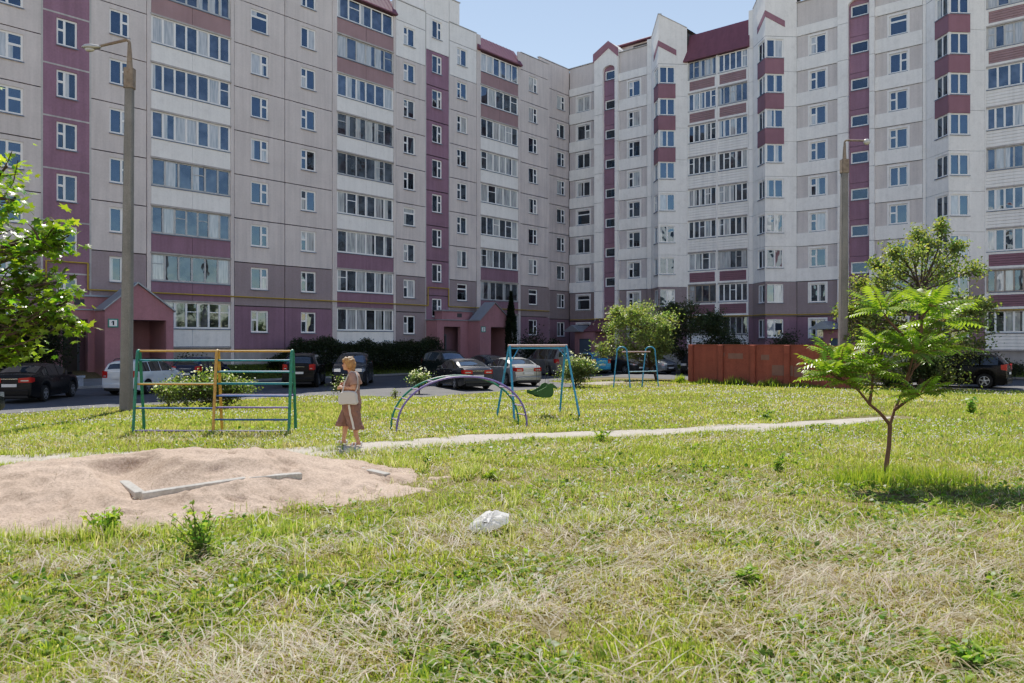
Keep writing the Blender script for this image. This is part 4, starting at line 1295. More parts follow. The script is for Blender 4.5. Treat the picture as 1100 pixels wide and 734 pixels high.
def tree(name, label, cat, base, trunk_pts, r0, clumps, per, leafsize, col, shape='oval', barkm=None, leafm=None, group=None, aspect=.55, up=.35, twigs=4, bare=0, var=.28, cl_r=.45, sag=0, dropdirs=None, limbs=True):
    """trunk_pts relative to base; clumps = list of (x,y,z,radius) crown lobes; each limb ends in leaf sprays"""
    o = empty(name, base); tag(o, label, cat, group)
    mb = MB(); n = len(trunk_pts)
    mb.tube(trunk_pts, [r0*(1-.6*i/(n-1)) for i in range(n)], 9)
    P = []; 
    tp = [Vector(p) for p in trunk_pts]
    for (cx, cy, cz, cr) in clumps:
        c = Vector((cx, cy, cz))
        # nearest lower trunk point
        cand = [p for p in tp if p.z < cz-.1] or [tp[0]]
        s = min(cand, key=lambda p: (p-c).length)
        ln = (c-s).length
        limb = curve(s, c, 6, sag, .12)
        if limbs: mb.tube(limb, [max(.012, r0*.42*(1-.75*i/6)) for i in range(7)], 6)
        for k in range(twigs):
            d = Vector(rng.normal(size=3)); d.z = d.z*.8+.15; d.normalize()
            e = c+d*cr*rng.uniform(.55, 1.0)
            st0 = limb[rng.integers(3, 7)]
            tw = curve(st0, e, 4, sag*.5, .15)
            if limbs: mb.tube(tw, [max(.006, r0*.13*(1-.7*i/4)) for i in range(5)], 4, cap=False)
            m = max(1, int(per/twigs))
            t = rng.uniform(.25, 1.08, m)
            pos = np.array([tw[min(4, int(max(0, u)*4))].lerp(tw[min(4, int(u*4)+1)], min(1, (u*4) % 1)) for u in np.clip(t, 0, 1)])
            P.append(pos+rng.normal(size=(m, 3))*cl_r*cr*np.array([1, 1, .75]))
    P = np.concatenate(P)
    keep = P[:, 2] > .05
    P = P[keep]
    # leaf colour darker low in the crown, paler towards the top
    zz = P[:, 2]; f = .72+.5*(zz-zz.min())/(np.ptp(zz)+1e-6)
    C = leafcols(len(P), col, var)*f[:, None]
    sz = leafsize*rng.uniform(.65, 1.25, len(P))
    mb.build('trunk', barkm or M['bark'], o, 60)
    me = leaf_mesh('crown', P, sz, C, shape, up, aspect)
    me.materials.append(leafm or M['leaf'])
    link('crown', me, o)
    return o


def lobes(c, r, n, cr=(.5, .8), flat=1.0, seed=0, bottom=-1.0, shell=.55):
    g = np.random.default_rng(seed); out = []
    while len(out) < n:
        d = g.normal(size=3); d /= np.linalg.norm(d)
        if d[2] < bottom: continue
        q = d*g.uniform(shell, 1.0)
        k = g.uniform(*cr)
        out.append((c[0]+q[0]*(r[0]-k*.6), c[1]+q[1]*(r[1]-k*.6), c[2]+q[2]*(r[2]-k*.6), k))
    return out


M['leafm'] = leafmat('maple_leaf', trans=.45, rough=.28, gloss=.6)
# --- maple at the left edge (trunk outside the picture)
mx, my = -9.6, 12.6
cl = []
g = np.random.default_rng(5)
def mclump(px, py, Y, r): return ((px-550)/F*Y-mx, Y-my, 2-(py-366.7)/F*Y-gz(mx, my), r)
for (px, py, Y, r) in [(8, 178, 12.6, .34), (16, 215, 12.2, .36), (-25, 200, 12.5, .55), (60, 242, 12.2, .24), (42, 258, 12.0, .34), (72, 262, 12.4, .2), (12, 268, 12.0, .45), (62, 303, 11.8, .28), (40, 297, 12.2, .3), (15, 310, 12.0, .45), (75, 322, 12.2, .18),
                       (55, 338, 12.0, .3), (80, 350, 12.1, .18), (30, 345, 11.8, .42), (8, 360, 12.0, .40), (0, 330, 12.4, .5), (-35, 300, 12.2, .7), (-40, 350, 12.2, .6), (-20, 250, 12.8, .7), (-80, 220, 12.5, .9), (-90, 300, 12.5, .9), (-140, 180, 12.5, 1.0), (-60, 150, 12.8, .7), (-120, 120, 12.6, .9), (-180, 260, 12.3, 1.0), (18, 375, 12.2, .22), (-10, 385, 12.2, .3)]:
    cl.append(mclump(px, py, Y, r))
tree('maple_tree', 'sunlit maple branches with large lobed leaves hanging in at the left edge', 'tree', (mx, my, gz(mx, my)),
     [(0, 0, -.2), (.05, .02, 1.0), (.1, 0, 2.0), (.05, .05, 3.0), (.15, 0, 4.0), (.1, .1, 5.2)], .15, cl, 88, .165, (.19, .295, .032), 'maple', twigs=6, cl_r=.40, up=.9, var=.38, leafm=M['leafm'])


# --- tree lists: light willow-leaved tree and darker one at the far side of the lawn
def tr(px, py, topy, wpx, name, label, n, per, lsz, col, trunk_r=.09, seed=1, crown_lo=.3, group=None, lean=0, cr=(.45, .7), cdx=0, **kw):
    x, y, z = at(px, py); H = 2-(topy-366.7)/F*y-z; W = wpx/F*y/2; dx = cdx/F*y
    lo = H*crown_lo; cz = (H+lo)/2
    k = H/4
    cl = lobes((dx, 0, cz), (W, W*.8, (H-lo)/2), n, (cr[0]*k, cr[1]*k), seed=seed)
    tp = [(0, 0, -.2), (dx*.15+.02, 0, lo*.5), (dx*.35, .03, lo), (dx*.6, 0, cz), (dx*.8, .05, H*.82)]
    return tree(name, label, 'tree', (x, y, z), tp, trunk_r, cl, per, lsz, col, group=group, **kw)


tr(706, 408, 314, 112, 'willow_tree', 'bright bushy tree with silvery narrow leaves behind the small swing frame', 34, 430, .17, (.19, .235, .10), seed=3, crown_lo=.14, cdx=-20, aspect=.35, cl_r=.34, cr=(.28, .75))
tr(742, 400, 322, 118, 'leafy_tree', 'dark green bushy tree standing between the small swing frame and the red wall', 34, 420, .18, (.055, .08, .03), seed=4, crown_lo=.10, aspect=.45, leafm=M['leafd'], cl_r=.36, cr=(.3, .75))
# --- tall loose tree behind the sumac
x, y, z = at(990, 417)
cl = []
g = np.random.default_rng(9)
for (px, py, r) in [(985, 250, .35), (978, 270, .5), (1000, 262, .35), (1030, 262, .3), (1022, 285, .6), (1045, 290, .45), (1000, 295, .7), (965, 290, .5), (948, 300, .5), (930, 320, .55), (955, 325, .7), (985, 325, .9), (1015, 320, .8), (1042, 318, .6), (1052, 330, .4), (1035, 345, .8), (1000, 350, .9), (965, 352, .8), (938, 345, .6), (915, 335, .35), (925, 365, .6), (950, 375, .7), (1030, 370, .6), (985, 375, .8), (1010, 240, .25), (940, 285, .3), (918, 350, .6), (930, 385, .7), (905, 335, .35), (945, 400, .6), (1055, 350, .6), (1062, 325, .35), (1045, 375, .6), (920, 305, .4), (960, 268, .4), (1020, 400, .6)]:
    Y = y+g.uniform(-1.3, 1.3); cl.append(((px-550)/F*Y-x, Y-y, 2-(py-366.7)/F*Y-z, r*1.3))
tree('loose_tree', 'tall loose tree with upright leafy shoots behind the sumac', 'tree', (x, y, z),
     [(0, 0, -.2), (-.05, 0, .9), (.02, .03, 1.8), (-.1, 0, 2.8), (0, .1, 3.8), (-.1, 0, 4.8)], .15, cl, 520, .165, (.19, .23, .085), aspect=.5, twigs=9, cl_r=.40, up=.2)

# --- bushes
def bush(px, py, topy, wpx, name, label, n, per, lsz, col, seed, group=None, depth=.75, dY=0, flowers=None, cat='bush', shape='oval', leafm=None, aspect=.5, up=.3, lo=.05, **kw):
    x, y, z = at(px, py); y += dY; x = (px-550)/F*y; z = gz(x, y)
    H = 2-(topy-366.7)/F*y-z; W = wpx/F*y/2
    cl = lobes((0, 0, H*.48), (W, W*depth if W < 1.5 else 1.1*depth, H*.52), n, (H*.2, H*.34), seed=seed, bottom=-.9, shell=.3)
    o = tree(name, label, cat, (x, y, z), [(0, 0, -.1), (.02, 0, H*.15), (.03, .02, H*.3), (0, 0, H*.45)], .03+.01*H, cl, per, lsz, col, group=group, shape=shape, leafm=leafm, aspect=aspect, up=up, cl_r=.42, twigs=4, **kw)
    if flowers:
        P = []
        for (cx, cy, cz, cr) in cl:
            m = flowers; d = rng.normal(size=(m, 3)); d[:, 2] = np.abs(d[:, 2]); d /= np.linalg.norm(d, axis=1)[:, None]
            P.append(np.array([cx, cy, cz])+d*cr*1.05)
        P = np.concatenate(P); C = np.ones((len(P), 3))*np.array([.80, .80, .76])
        me = leaf_mesh('blossom', P, rng.uniform(.05, .10, len(P)), C, 'diamond', .4, .9); me.materials.append(M['leaf']); link('blossom', me, o)
    return o


fb = 'white-flowering bushes along the yard road'
bush(228, 439, 396, 140, 'flowering_bush', 'long rambling bush with small white flowers behind the climbing frame', 34, 300, .09, (.14, .18, .06), 12, depth=.9, flowers=7, group=fb)
bush(181, 437, 410, 40, 'flowering_bush', 'low end of greenery beside the lamp post behind the climbing frame', 9, 200, .08, (.14, .18, .06), 13, flowers=3, group=fb)
bush(618, 416, 379, 50, 'flowering_bush', 'rounded bush with pale blossom tips beside the bird swing', 16, 330, .10, (.14, .18, .075), 14, flowers=14, group=fb)
bush(450, 423, 392, 24, 'flowering_bush', 'slim white-flowering bush left of the climbing arch, in front of the dark grey saloon', 8, 160, .08, (.11, .15, .06), 15, flowers=12, group=fb)
bush(365, 431, 396, 13, 'tall_weed', 'tall thin weed growing behind the walking woman', 5, 60, .09, (.09, .12, .04), 16, cat='weed', flowers=3)
bush(424, 421, 412, 10, 'low_weed', 'small pale weed under the climbing arch', 4, 40, .07, (.12, .16, .05), 17, cat='weed', dY=-6)
bush(994, 417, 371, 56, 'leafy_bush', 'dark leafy bush hiding the bonnet of the black estate car at the right', 12, 320, .13, (.05, .085, .022), 18, leafm=M['leafd'])
bush(962, 418, 400, 30, 'leafy_bush', 'low dark bush under the sumac beyond the path', 8, 220, .10, (.07, .11, .03), 19, leafm=M['leafd'])
dk = (.030, .045, .018)
gs = 'dark shrubs at the foot of the buildings'
bush(28, 421, 326, 100, 'dark_shrub', 'big dark shrub behind the black saloon at the left', 30, 520, .15, dk, 20, leafm=M['leafd'], group=gs, dY=3)
bush(840, 401, 349, 48, 'dark_shrub', 'dark shrub under the bay windows behind the red wall', 14, 300, .16, dk, 21, leafm=M['leafd'], group=gs)
bush(788, 401, 352, 42, 'dark_shrub', 'dark shrub under the loggias just left of the bay tower', 12, 280, .16, dk, 22, leafm=M['leafd'], group=gs)
bush(1082, 408, 380, 44, 'dark_shrub', 'dark shrub right of the parked black estate car', 10, 260, .13, (.045, .06, .022), 23, leafm=M['leafd'], group=gs)
bush(575, 395, 350, 34, 'dark_shrub', 'dark shrub by the corner of the courtyard, right of the narrow conifer', 12, 300,   .18, dk, 24, leafm=M['leafd'], group=gs)
bush(598, 394, 364, 26, 'dark_shrub', 'low dark shrub in the corner beyond the grey van', 9, 240, .18, dk, 25, leafm=M['leafd'], group=gs)
bush(463, 394, 374, 22, 'dark_shrub', 'rounded dark shrub at the end of the hedge by the second porch', 9, 240, .16, (.04, .062, .02), 26, leafm=M['leafd'], group=gs)
bush(208, 412, 378, 44, 'dark_shrub', 'dark shrub under the ground-floor loggia right of the first porch', 10, 260, .15, dk, 27, leafm=M['leafd'], group=gs, dY=1)
bush(672, 394, 378, 30, 'dark_shrub', 'low dark shrub behind the silver saloon by the far entrance', 8, 240, .17, (.035, .055, .02), 28, leafm=M['leafd'], group=gs)

# --- clipped-ish hedge along the left block
ha0, ha1 = 28.2, 42.3; hb = -43.9
c = ab((ha0+ha1)/2, hb); he = empty('hedge', (c[0], c[1], gz(*c)), math.atan2(UL[1], UL[0]))
tag(he, 'long dark green hedge under the windows of the grey block', 'hedge')
n = 42000; u = rng.uniform(-(ha1-ha0)/2, (ha1-ha0)/2, n); an = rng.uniform(0, math.pi, n); rr = np.sqrt(rng.uniform(.5, 1, n))
top = 2.0+.5*(vnoise(u, np.zeros(n), .9, 61)-.5)+.35*(vnoise(u, np.ones(n), .35, 62)-.5)
top *= smooth(-(ha1-ha0)/2-.2, -(ha1-ha0)/2+2.0, u)*.6+.4
v = np.cos(an)*rr*1.0+.25*rng.normal(size=n)*.3; zz = np.sin(an)**.7*rr*top+rng.normal(size=n)*.07
P = np.stack([u, v, np.maximum(zz, .02)], 1)
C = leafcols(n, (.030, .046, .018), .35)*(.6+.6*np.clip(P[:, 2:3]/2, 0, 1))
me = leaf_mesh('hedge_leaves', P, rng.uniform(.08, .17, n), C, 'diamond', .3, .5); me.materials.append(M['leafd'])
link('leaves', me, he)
st_ = MB()
for i in range(24):
    xx = -(ha1-ha0)/2+.4+i*.58; st_.tube(curve((xx, 0, -.05), (xx+rng.normal()*.2, rng.normal()*.3, 1.5), 4), [.03, .025, .02, .015, .01], 5)
st_.build('stems', M['bark'], he)
# --- narrow conifer by the second porch
x, y = ab(50.9, -42.9); px_ = 549; z = gz(x, y)
x = (549-550)/F*y
th = empty('thuja', (x, y, z)); tag(th, 'narrow dark columnar conifer at the corner of the second porch', 'conifer')
H = 2+(366.7-314)/F*y-z
n = 9000; t = rng.uniform(0, 1, n)**.8; an = rng.uniform(0, 2*math.pi, n); rad = (.46*np.sin(np.pi*np.clip(t*.9+.12, 0, 1))**.6*(1-t**4))*np.sqrt(rng.uniform(.45, 1, n))*(1+.25*(vnoise(an*2, t*14, 1, 63)-.5))
P = np.stack([np.cos(an)*rad, np.sin(an)*rad, .1+t*(H-.1)], 1)
me = leaf_mesh('crown', P, rng.uniform(.10, .22, n), leafcols(n, (.018, .034, .014), .3), 'diamond', .1, .35, dirs=np.array([0, 0, 1.0])[None]+np.stack([np.cos(an), np.sin(an), 0*an], 1)*.5); me.materials.append(M['leafd']); link('crown', me, th)
mb = MB(); mb.tube([(0, 0, -.1), (0, 0, H*.9)], [.08, .02], 7); mb.build('trunk', M['bark'], th)

# --- sumac on the lawn: two forked stems carrying rosettes of long feathered leaves
x, y, z = at(951, 516)
sm = empty('sumac_tree', (x, y, z)); tag(sm, 'young forked sumac with long feathered bright green leaves on the open grass', 'tree')
def sp(px, py, dy=0): Y = y+dy; return Vector(((px-550)/F*Y-x, dy, 2-(py-366.7)/F*Y-z))
mb = MB()
fork = sp(956, 456)
mb.tube([(0, 0, -.1), sp(952, 500), sp(955, 478), fork], [.040, .034, .031, .031], 10)
stems = [[fork, sp(945, 443, -.05), sp(934, 434, -.1), sp(922, 419, -.15), sp(908, 410, -.2)],
         [sp(934, 434, -.1), sp(937, 415, -.05), sp(937, 402, .0)],
         [sp(922, 419, -.15), sp(910, 398, -.1), sp(903, 388, -.05)],
         [sp(908, 410, -.2), sp(893, 402, -.25)],
         [fork, sp(961, 440, .05), sp(970, 420, .1), sp(982, 395, .1), sp(985, 375, .12)],
         [sp(970, 420, .1), sp(976, 400, -.2), sp(982, 380, -.4)],
         [sp(982, 395, .1), sp(1000, 378, .3), sp(1008, 360, .4), sp(1012, 346, .4)],
         [sp(985, 375, .12), sp(968, 358, .05), sp(955, 345, 0), sp(948, 334, 0)],
         [sp(985, 375, .12), sp(990, 355, .2), sp(990, 340, .2), sp(1000, 330, .2)],
         [sp(937, 402, 0), sp(945, 385, .1), sp(950, 372, .2)],
         [sp(961, 440, .05), sp(975, 430, -.2), sp(988, 424, -.35)],
         [sp(1000, 378, .3), sp(1008, 374, .1)]]
for s_ in stems: mb.tube(s_, [.026-.014*i/(len(s_)-1) for i in range(len(s_))], 8)
mb.build('trunk', M['barkl'], sm, 60)
tips = [(stems[1][-1], 8), (stems[2][-1], 9), (stems[3][-1], 8), (stems[5][-1], 9), (stems[6][-1], 9), (stems[7][-1], 10), (stems[8][-1], 10), (stems[9][-1], 9), (stems[10][-1], 7), (stems[11][-1], 8), (stems[4][-1], 6), (stems[0][-1], 6)]
LV = []; LT = []; LC = []; rach = MB()
g = np.random.default_rng(17)
for (tip, cnt) in tips:
    cnt = int(cnt*2.0)
    for k in range(cnt):
        az = 2*math.pi*(k/cnt)+g.uniform(-.4, .4); el = g.uniform(.1, 1.15); Ln = g.uniform(.42, .68)
        d = Vector((math.cos(az)*math.cos(el), math.sin(az)*math.cos(el), math.sin(el)))
        pts = []; n = 11
        for i in range(n+1):
            t = i/n; pts.append(tip+d*Ln*t+Vector((0, 0, -.30*t*t*Ln)))
        rach.tube(pts[::3]+[pts[-1]], [.0045, .004, .0035, .003, .002, .0015], 4, cap=False)
        base_c = np.array((.20, .30, .045))*g.uniform(.55, 1.35)
        for i in range(2, n+1):
            T = (pts[i]-pts[i-1]).normalized(); up_ = Vector((0, 0, 1)); side = T.cross(up_)
            if side.length < .1: side = Vector((1, 0, 0))
            side.normalize(); nn = side.cross(T).normalized()
            w = (.05+Ln*.17)*math.sin(math.pi*(.20+.66*i/n))**.6*g.uniform(.85, 1.1)
            dirs_ = ([(1), (-1)] if i < n else [0])
            for sg in dirs_:
                ld = (side*sg+T*.5+Vector((0, 0, -.42))).normalized() if sg else T
                lw_ = ld.cross(nn).normalized()*w*.15
                p = pts[i]; o0 = len(LV)
                LV += [p, p+ld*w*.4+lw_+nn*.004, p+ld*w-nn*.012, p+ld*w*.4-lw_+nn*.004]
                LT += [(o0, o0+1, o0+2), (o0, o0+2, o0+3)]
                LC += [base_c*g.uniform(.85, 1.15)]*4
me = np_mesh('crown', np.array([tuple(v) for v in LV]), np.array(LT), 3, np.array(LC)); me.materials.append(leafmat('sumac_leaf', trans=.55, rough=.28, gloss=.5))
link('crown', me, sm); rach.build('leaf_stalk', M['leafst'] if 'leafst' in M else mat('leaf_stalk', (.22, .16, .05), .6), sm)

# --- leafy weeds in the foreground
def weed(px, py, hpx, wpx, label, n, col, seed, lsz=.07):
    x, y, z = at(px, py); H = hpx/F*y; W = wpx/F*y/2
    g = np.random.default_rng(seed); P = []; D = []; mb = MB()
    for k in range(n):
        az = g.uniform(0, 2*math.pi); r = W*g.uniform(.2, 1); e = Vector((math.cos(az)*r, math.sin(az)*r*.7, H*g.uniform(.25, 1)))
        c_ = curve((g.normal()*.02, g.normal()*.02, -.02), e, 5, -.1, .1); mb.tube(c_, [.004]*6, 4, cap=False)
        for u in range(1, 6):
            for s in range(3):
                P.append(np.array(c_[u])+g.normal(size=3)*.012); a = g.uniform(0, 2*math.pi); D.append((math.cos(a), math.sin(a), .15))
    P = np.array(P); P[:, 2] = np.maximum(P[:, 2], .02)
    o = empty('weed', (x, y, z)); tag(o, label, 'weed', 'leafy weeds in the grass')
    mb.build('stem', M['wstem'], o)
    me = leaf_mesh('leaves', P, lsz*g.uniform(.6, 1.3, len(P)), leafcols(len(P), col, .25), 'oval', .6, .5, dirs=np.array(D)); me.materials.append(M['leaf'])
    link('leaves', me, o)
M['wstem'] = mat('weed_stem', (.10, .13, .04), .7)
weed(216, 598, 56, 70, 'bushy dark green weed at the front edge of the sand heap', 38, (.26, .36, .09), 1, .055)
weed(112, 572, 24, 46, 'clump of bright green weed at the left front of the sand heap', 26, (.28, .40, .07), 2, .06)
weed(802, 627, 17, 36, 'broad-leaved dark weed alone in the cut grass, below the path', 14, (.25, .36, .08), 3, .06)
weed(836, 506, 20, 14, 'small upright broad-leaved weed left of the sumac', 7, (.18, .28, .06), 4, .07)
weed(1042, 445, 30, 22, 'spiky weed at the far right of the lawn below the black estate car', 9, (.22, .32, .08), 5, .12)
weed(1048, 718, 26, 56, 'dark green weed in the bottom right corner', 18, (.24, .36, .08), 6, .06)
weed(648, 474, 12, 26, 'small weed clump on the near edge of the path, right of the bird swing', 7, (.24, .34, .07), 7, .08)
weed(822, 449, 14, 26, 'weed clump on the far edge of the path in front of the red wall', 7, (.2, .3, .07), 8, .09)
weed(527, 516, 14, 30, 'yellow-green weed between the path and the white bag', 7, (.25, .34, .05), 9, .06)
weed(458, 504, 14, 12, 'little weed on the right end of the sand heap', 5, (.06, .11, .02), 10, .05)
# ================================================================== CARS
M['tyre'] = mat('tyre_rubber', (.022, .022, .023), .85, .1, 5)
M['rim'] = mat('alloy_rim', (.42, .43, .45), .35, .06, 5, metal=.7)
M['trim'] = mat('black_plastic', (.025, .025, .027), .6, .08, 5)
M['under'] = mat('underbody', (.012, .012, .012), .9)
M['red'] = mat('red_lamp_lens', (.42, .02, .02), .15, .05, 4, spec=.6)
M['clear'] = mat('clear_lamp_lens', (.55, .57, .60), .1, .05, 4, metal=.4)
M['plate'] = mat('number_plate_white', (.62, .62, .60), .5)
M['chrome'] = mat('chrome', (.6, .61, .62), .18, .03, 4, metal=.95)


def carglass():
    m, nt, out = newmat('car_glass'); L = nt.links.new
    p = N(nt, 'ShaderNodeBsdfPrincipled', inp={'Base Color': (.022, .026, .028, 1), 'Roughness': .03, 'Specular IOR Level': .9, 'IOR': 1.6}); L(p.outputs[0], out.inputs[0])
    return m


M['cglass'] = carglass()
_cp = {}


def carpaint(c, metallic=.35):
    k = tuple(c)
    if k not in _cp:
        m, nt, out = newmat('car_paint'); L = nt.links.new
        p = N(nt, 'ShaderNodeBsdfPrincipled', inp={'Roughness': .35, 'Metallic': metallic if sum(c) > .1 else 0, 'Specular IOR Level': .35 if sum(c) > .1 else .22, 'Coat Weight': .15 if sum(c) > .1 else .03, 'Coat Roughness': .06}); L(p.outputs[0], out.inputs[0])
        tc = N(nt, 'ShaderNodeTexCoord'); nz = N(nt, 'ShaderNodeTexNoise', inp={'Scale': 3, 'Detail': 5}); L(tc.outputs['Object'], nz.inputs[0])
        sx = N(nt, 'ShaderNodeSeparateXYZ'); L(tc.outputs['Object'], sx.inputs[0])
        # road dust towards the sills
        mr = N(nt, 'ShaderNodeMapRange', inp={1: .25, 2: .75, 3: .12, 4: .0}); L(sx.outputs[2], mr.inputs[0])
        mu = N(nt, 'ShaderNodeMath', operation='MULTIPLY'); L(mr.outputs[0], mu.inputs[0]); L(nz.outputs[0], mu.inputs[1])
        mx = N(nt, 'ShaderNodeMix', data_type='RGBA'); mx.inputs['A'].default_value = (*c, 1); mx.inputs['B'].default_value = (.16, .15, .13, 1); L(mu.outputs[0], mx.inputs['Factor'])
        L(mx.outputs['Result'], p.inputs['Base Color'])
        r = N(nt, 'ShaderNodeMapRange', inp={3: .25, 4: .6}); L(mu.outputs[0], r.inputs[0]); L(r.outputs[0], p.inputs['Roughness'])
        _cp[k] = m
    return _cp[k]


CARS = {
 # length, width, top profile (x from rear, z), belt (rear z, front z), wheels x, side glass x range + pillars, rear glass, windscreen
 'saloon': dict(L=4.65, W=1.78, top=[(-2.325, .60), (-2.30, .95), (-2.15, 1.06), (-1.72, 1.10), (-1.0, 1.38), (-.35, 1.46), (.25, 1.44), (.55, 1.37), (1.30, 1.00), (1.95, .86), (2.22, .74), (2.32, .55)],
               belt=(1.00, .92), wx=(-1.33, 1.36), wr=.32, side=(-1.45, 1.02), pil=(-.98, -.02), rear=(-1.66, -1.04), wind=(.58, 1.26)),
 'hatch': dict(L=4.15, W=1.74, top=[(-2.075, .62), (-2.06, .98), (-1.95, 1.08), (-1.62, 1.40), (-1.2, 1.49), (-.3, 1.53), (.25, 1.48), (.45, 1.42), (1.20, 1.02), (1.75, .86), (2.0, .72), (2.07, .55)],
               belt=(1.02, .93), wx=(-1.22, 1.27), wr=.31, side=(-1.72, .95), pil=(-1.08, -.1), rear=(-1.93, -1.64), wind=(.48, 1.16)),
 'estate': dict(L=4.5, W=1.74, top=[(-2.25, .62), (-2.235, 1.00), (-2.18, 1.05), (-2.02, 1.40), (-1.8, 1.46), (-.6, 1.50), (.25, 1.47), (.52, 1.40), (1.25, 1.01), (1.85, .86), (2.15, .72), (2.24, .55)],
                belt=(1.00, .93), wx=(-1.28, 1.35), wr=.31, side=(-1.98, 1.0), pil=(-1.05, -.1), rear=(-2.17, -2.03), wind=(.54, 1.22)),
 'suv': dict(L=4.55, W=1.85, top=[(-2.275, .70), (-2.26, 1.10), (-2.20, 1.16), (-1.85, 1.58), (-1.5, 1.66), (-.4, 1.71), (.3, 1.68), (.55, 1.61), (1.25, 1.18), (1.85, 1.04), (2.18, .90), (2.27, .66)],
             belt=(1.14, 1.06), wx=(-1.36, 1.40), wr=.36, side=(-1.95, 1.0), pil=(-1.15, -.12), rear=(-2.17, -1.88), wind=(.58, 1.21)),
 'van': dict(L=4.7, W=1.86, top=[(-2.35, .62), (-2.345, 1.05), (-2.33, 1.15), (-2.25, 1.76), (-2.1, 1.86), (-.6, 1.92), (.4, 1.90), (.85, 1.80), (1.6, 1.20), (2.05, 1.02), (2.28, .86), (2.35, .6)],
             belt=(1.10, 1.06), wx=(-1.42, 1.48), wr=.33, side=(-2.1, 1.3), pil=(-.95, .25), rear=(-2.32, -2.26), wind=(.88, 1.56)),
}


def car(label, px, py, heading, kind, col, cat='car', metallic=.35, dz=0, glint=None, xy=None, plate=True):
    sp_ = CARS[kind]; L_, W_ = sp_['L'], sp_['W']; hw = W_/2
    if xy is None: x, y, z = at(px, py)
    else: x, y = xy; z = gz(x, y)
    root = empty('parked_car', (x, y, z+.012), R(heading)); tag(root, label, cat, 'cars parked in the yard')
    tx = np.array([p[0] for p in sp_['top']]); tz = np.array([p[1] for p in sp_['top']])
    X = np.unique(np.concatenate([np.linspace(-L_/2, L_/2, 64), tx]))
    T = np.interp(X, tx, tz)
    # soften the profile
    for _ in range(2): T[2:-2] = (T[1:-3]+2*T[2:-2]+T[3:-1])/4
    def W(x): return hw*(1-.16*abs(x/(L_/2))**5-.02*abs(x/(L_/2))**2)
    def belt(x): return sp_['belt'][0]+(sp_['belt'][1]-sp_['belt'][0])*(x+L_/2)/L_
    ra = sp_['wr']+.065; wr = sp_['wr']
    def section(x, t):
        w = W(x); e = abs(x)/(L_/2)
        zb = .20+.10*max(0, e-.85)/.15
        zl = zb
        for wx in sp_['wx']:
            if abs(x-wx) < ra: zl = max(zl, wr+math.sqrt(ra*ra-(x-wx)**2))
        b = min(belt(x), t-.03); zl = min(zl, b-.05)
        gh = max(0, t-b-.03)
        rows = [(w*.955, zl), (w*.99, zl+(b-zl)*.25), (w*1.0, zl+(b-zl)*.55), (w*.985, zl+(b-zl)*.8), (w*.955, b)]
        w5 = w*.95-.03; w6 = w5-.40*gh*.85
        rows += [(w5, b+.025), (w6, b+.025+gh*.86), (w6-.10, t-.02*(1 if gh > .1 else .3)), (w6*.5, t+.012), (0, t+.018)]
        return rows
    S = [section(x, t) for x, t in zip(X, T)]
    nr = len(S[0])
    mb = MB(); V = []
    for x, rows in zip(X, S):
        V += [(x, -r[0], r[1]) for r in rows]+[(x, r[0], r[1]) for r in rows[-2::-1]]
    m = 2*nr-1; Fc = []
    for i in range(len(X)-1):
        for k in range(m-1):
            a = i*m+k; Fc.append((a, a+m, a+m+1, a+1))
    Fc.append(tuple(range(m-1, -1, -1))[::-1]); o0 = (len(X)-1)*m; Fc.append(tuple(o0+k for k in range(m))[::-1])
    mb.add(V, Fc, 0)
    body = mb.build('body', [carpaint(col, metallic)], root, 38)
    ub = MB()
    ub.box(-L_/2+.15, L_/2-.15, -hw+.23, hw-.23, .17, .75)
    ub.build('underbody', M['under'], root)
    # glass patches lifted off the body grid
    def patch(x0, x1, rsel, mirror, off=.007, name='window', mt=None):
        xsel = [x0]+[x for x in X if x0+.02 < x < x1-.02]+[x1]
        P = []
        for x in xsel:
            t = float(np.interp(x, X, T)); rows = section(x, t)
            P.append([Vector((x, -rows[r][0]*mirror, rows[r][1])) for r in rsel])
        v = []; f = []; q = len(rsel)
        cen = Vector((0, 0, .8))
        for i, row in enumerate(P):
            for j, p in enumerate(row):
                a = P[min(i+1, len(P)-1)][j]-P[max(i-1, 0)][j]; b = row[min(j+1, q-1)]-row[max(j-1, 0)]
                nn = a.cross(b)
                if nn.length < 1e-9: nn = Vector((0, 0, 1))
                nn.normalize()
                if nn.dot(p-cen) < 0: nn = -nn
                v.append(p+nn*off)
        for i in range(len(P)-1):
            for j in range(q-1):
                a = i*q+j; f.append((a, a+q, a+q+1, a+1))
        g = MB(); g.add(v, f); return g.build(name, mt or M['cglass'], root, 50)
    s0, s1 = sp_['side']; p1, p2 = sp_['pil']
    for mir in (1, -1):
        for (a, b) in ((s0+.03, p1-.035), (p1+.035, p2-.03), (p2+.03, s1)):
            patch(a, b, (5, 6), mir, name='side_window')
    # windscreen / rear screen: full width
    def screen(x0, x1, name):
        xsel = np.linspace(x0, x1, 8); v = []; f = []
        for x in xsel:
            t = float(np.interp(x, X, T)); rows = section(x, t)
            a = [(x, -r[0]*.985, r[1]) for r in rows[7:]]+[(x, r[0]*.985, r[1]) for r in rows[-2:6:-1]]
            v += a
        q = len(a)
        sl = (float(np.interp(x1, X, T))-float(np.interp(x0, X, T)))/(x1-x0)
        nn = Vector((-sl, 0, 1)).normalized()
        v = [tuple(Vector(p)+nn*.012) for p in v]
        for i in range(len(xsel)-1):
            for j in range(q-1):
                a = i*q+j; f.append((a, a+q, a+q+1, a+1))
        g = MB(); g.add(v, f); return g.build(name, M['cglass'], root, 50)
    screen(*sp_['rear'], 'rear_window'); screen(*sp_['wind'], 'windscreen')
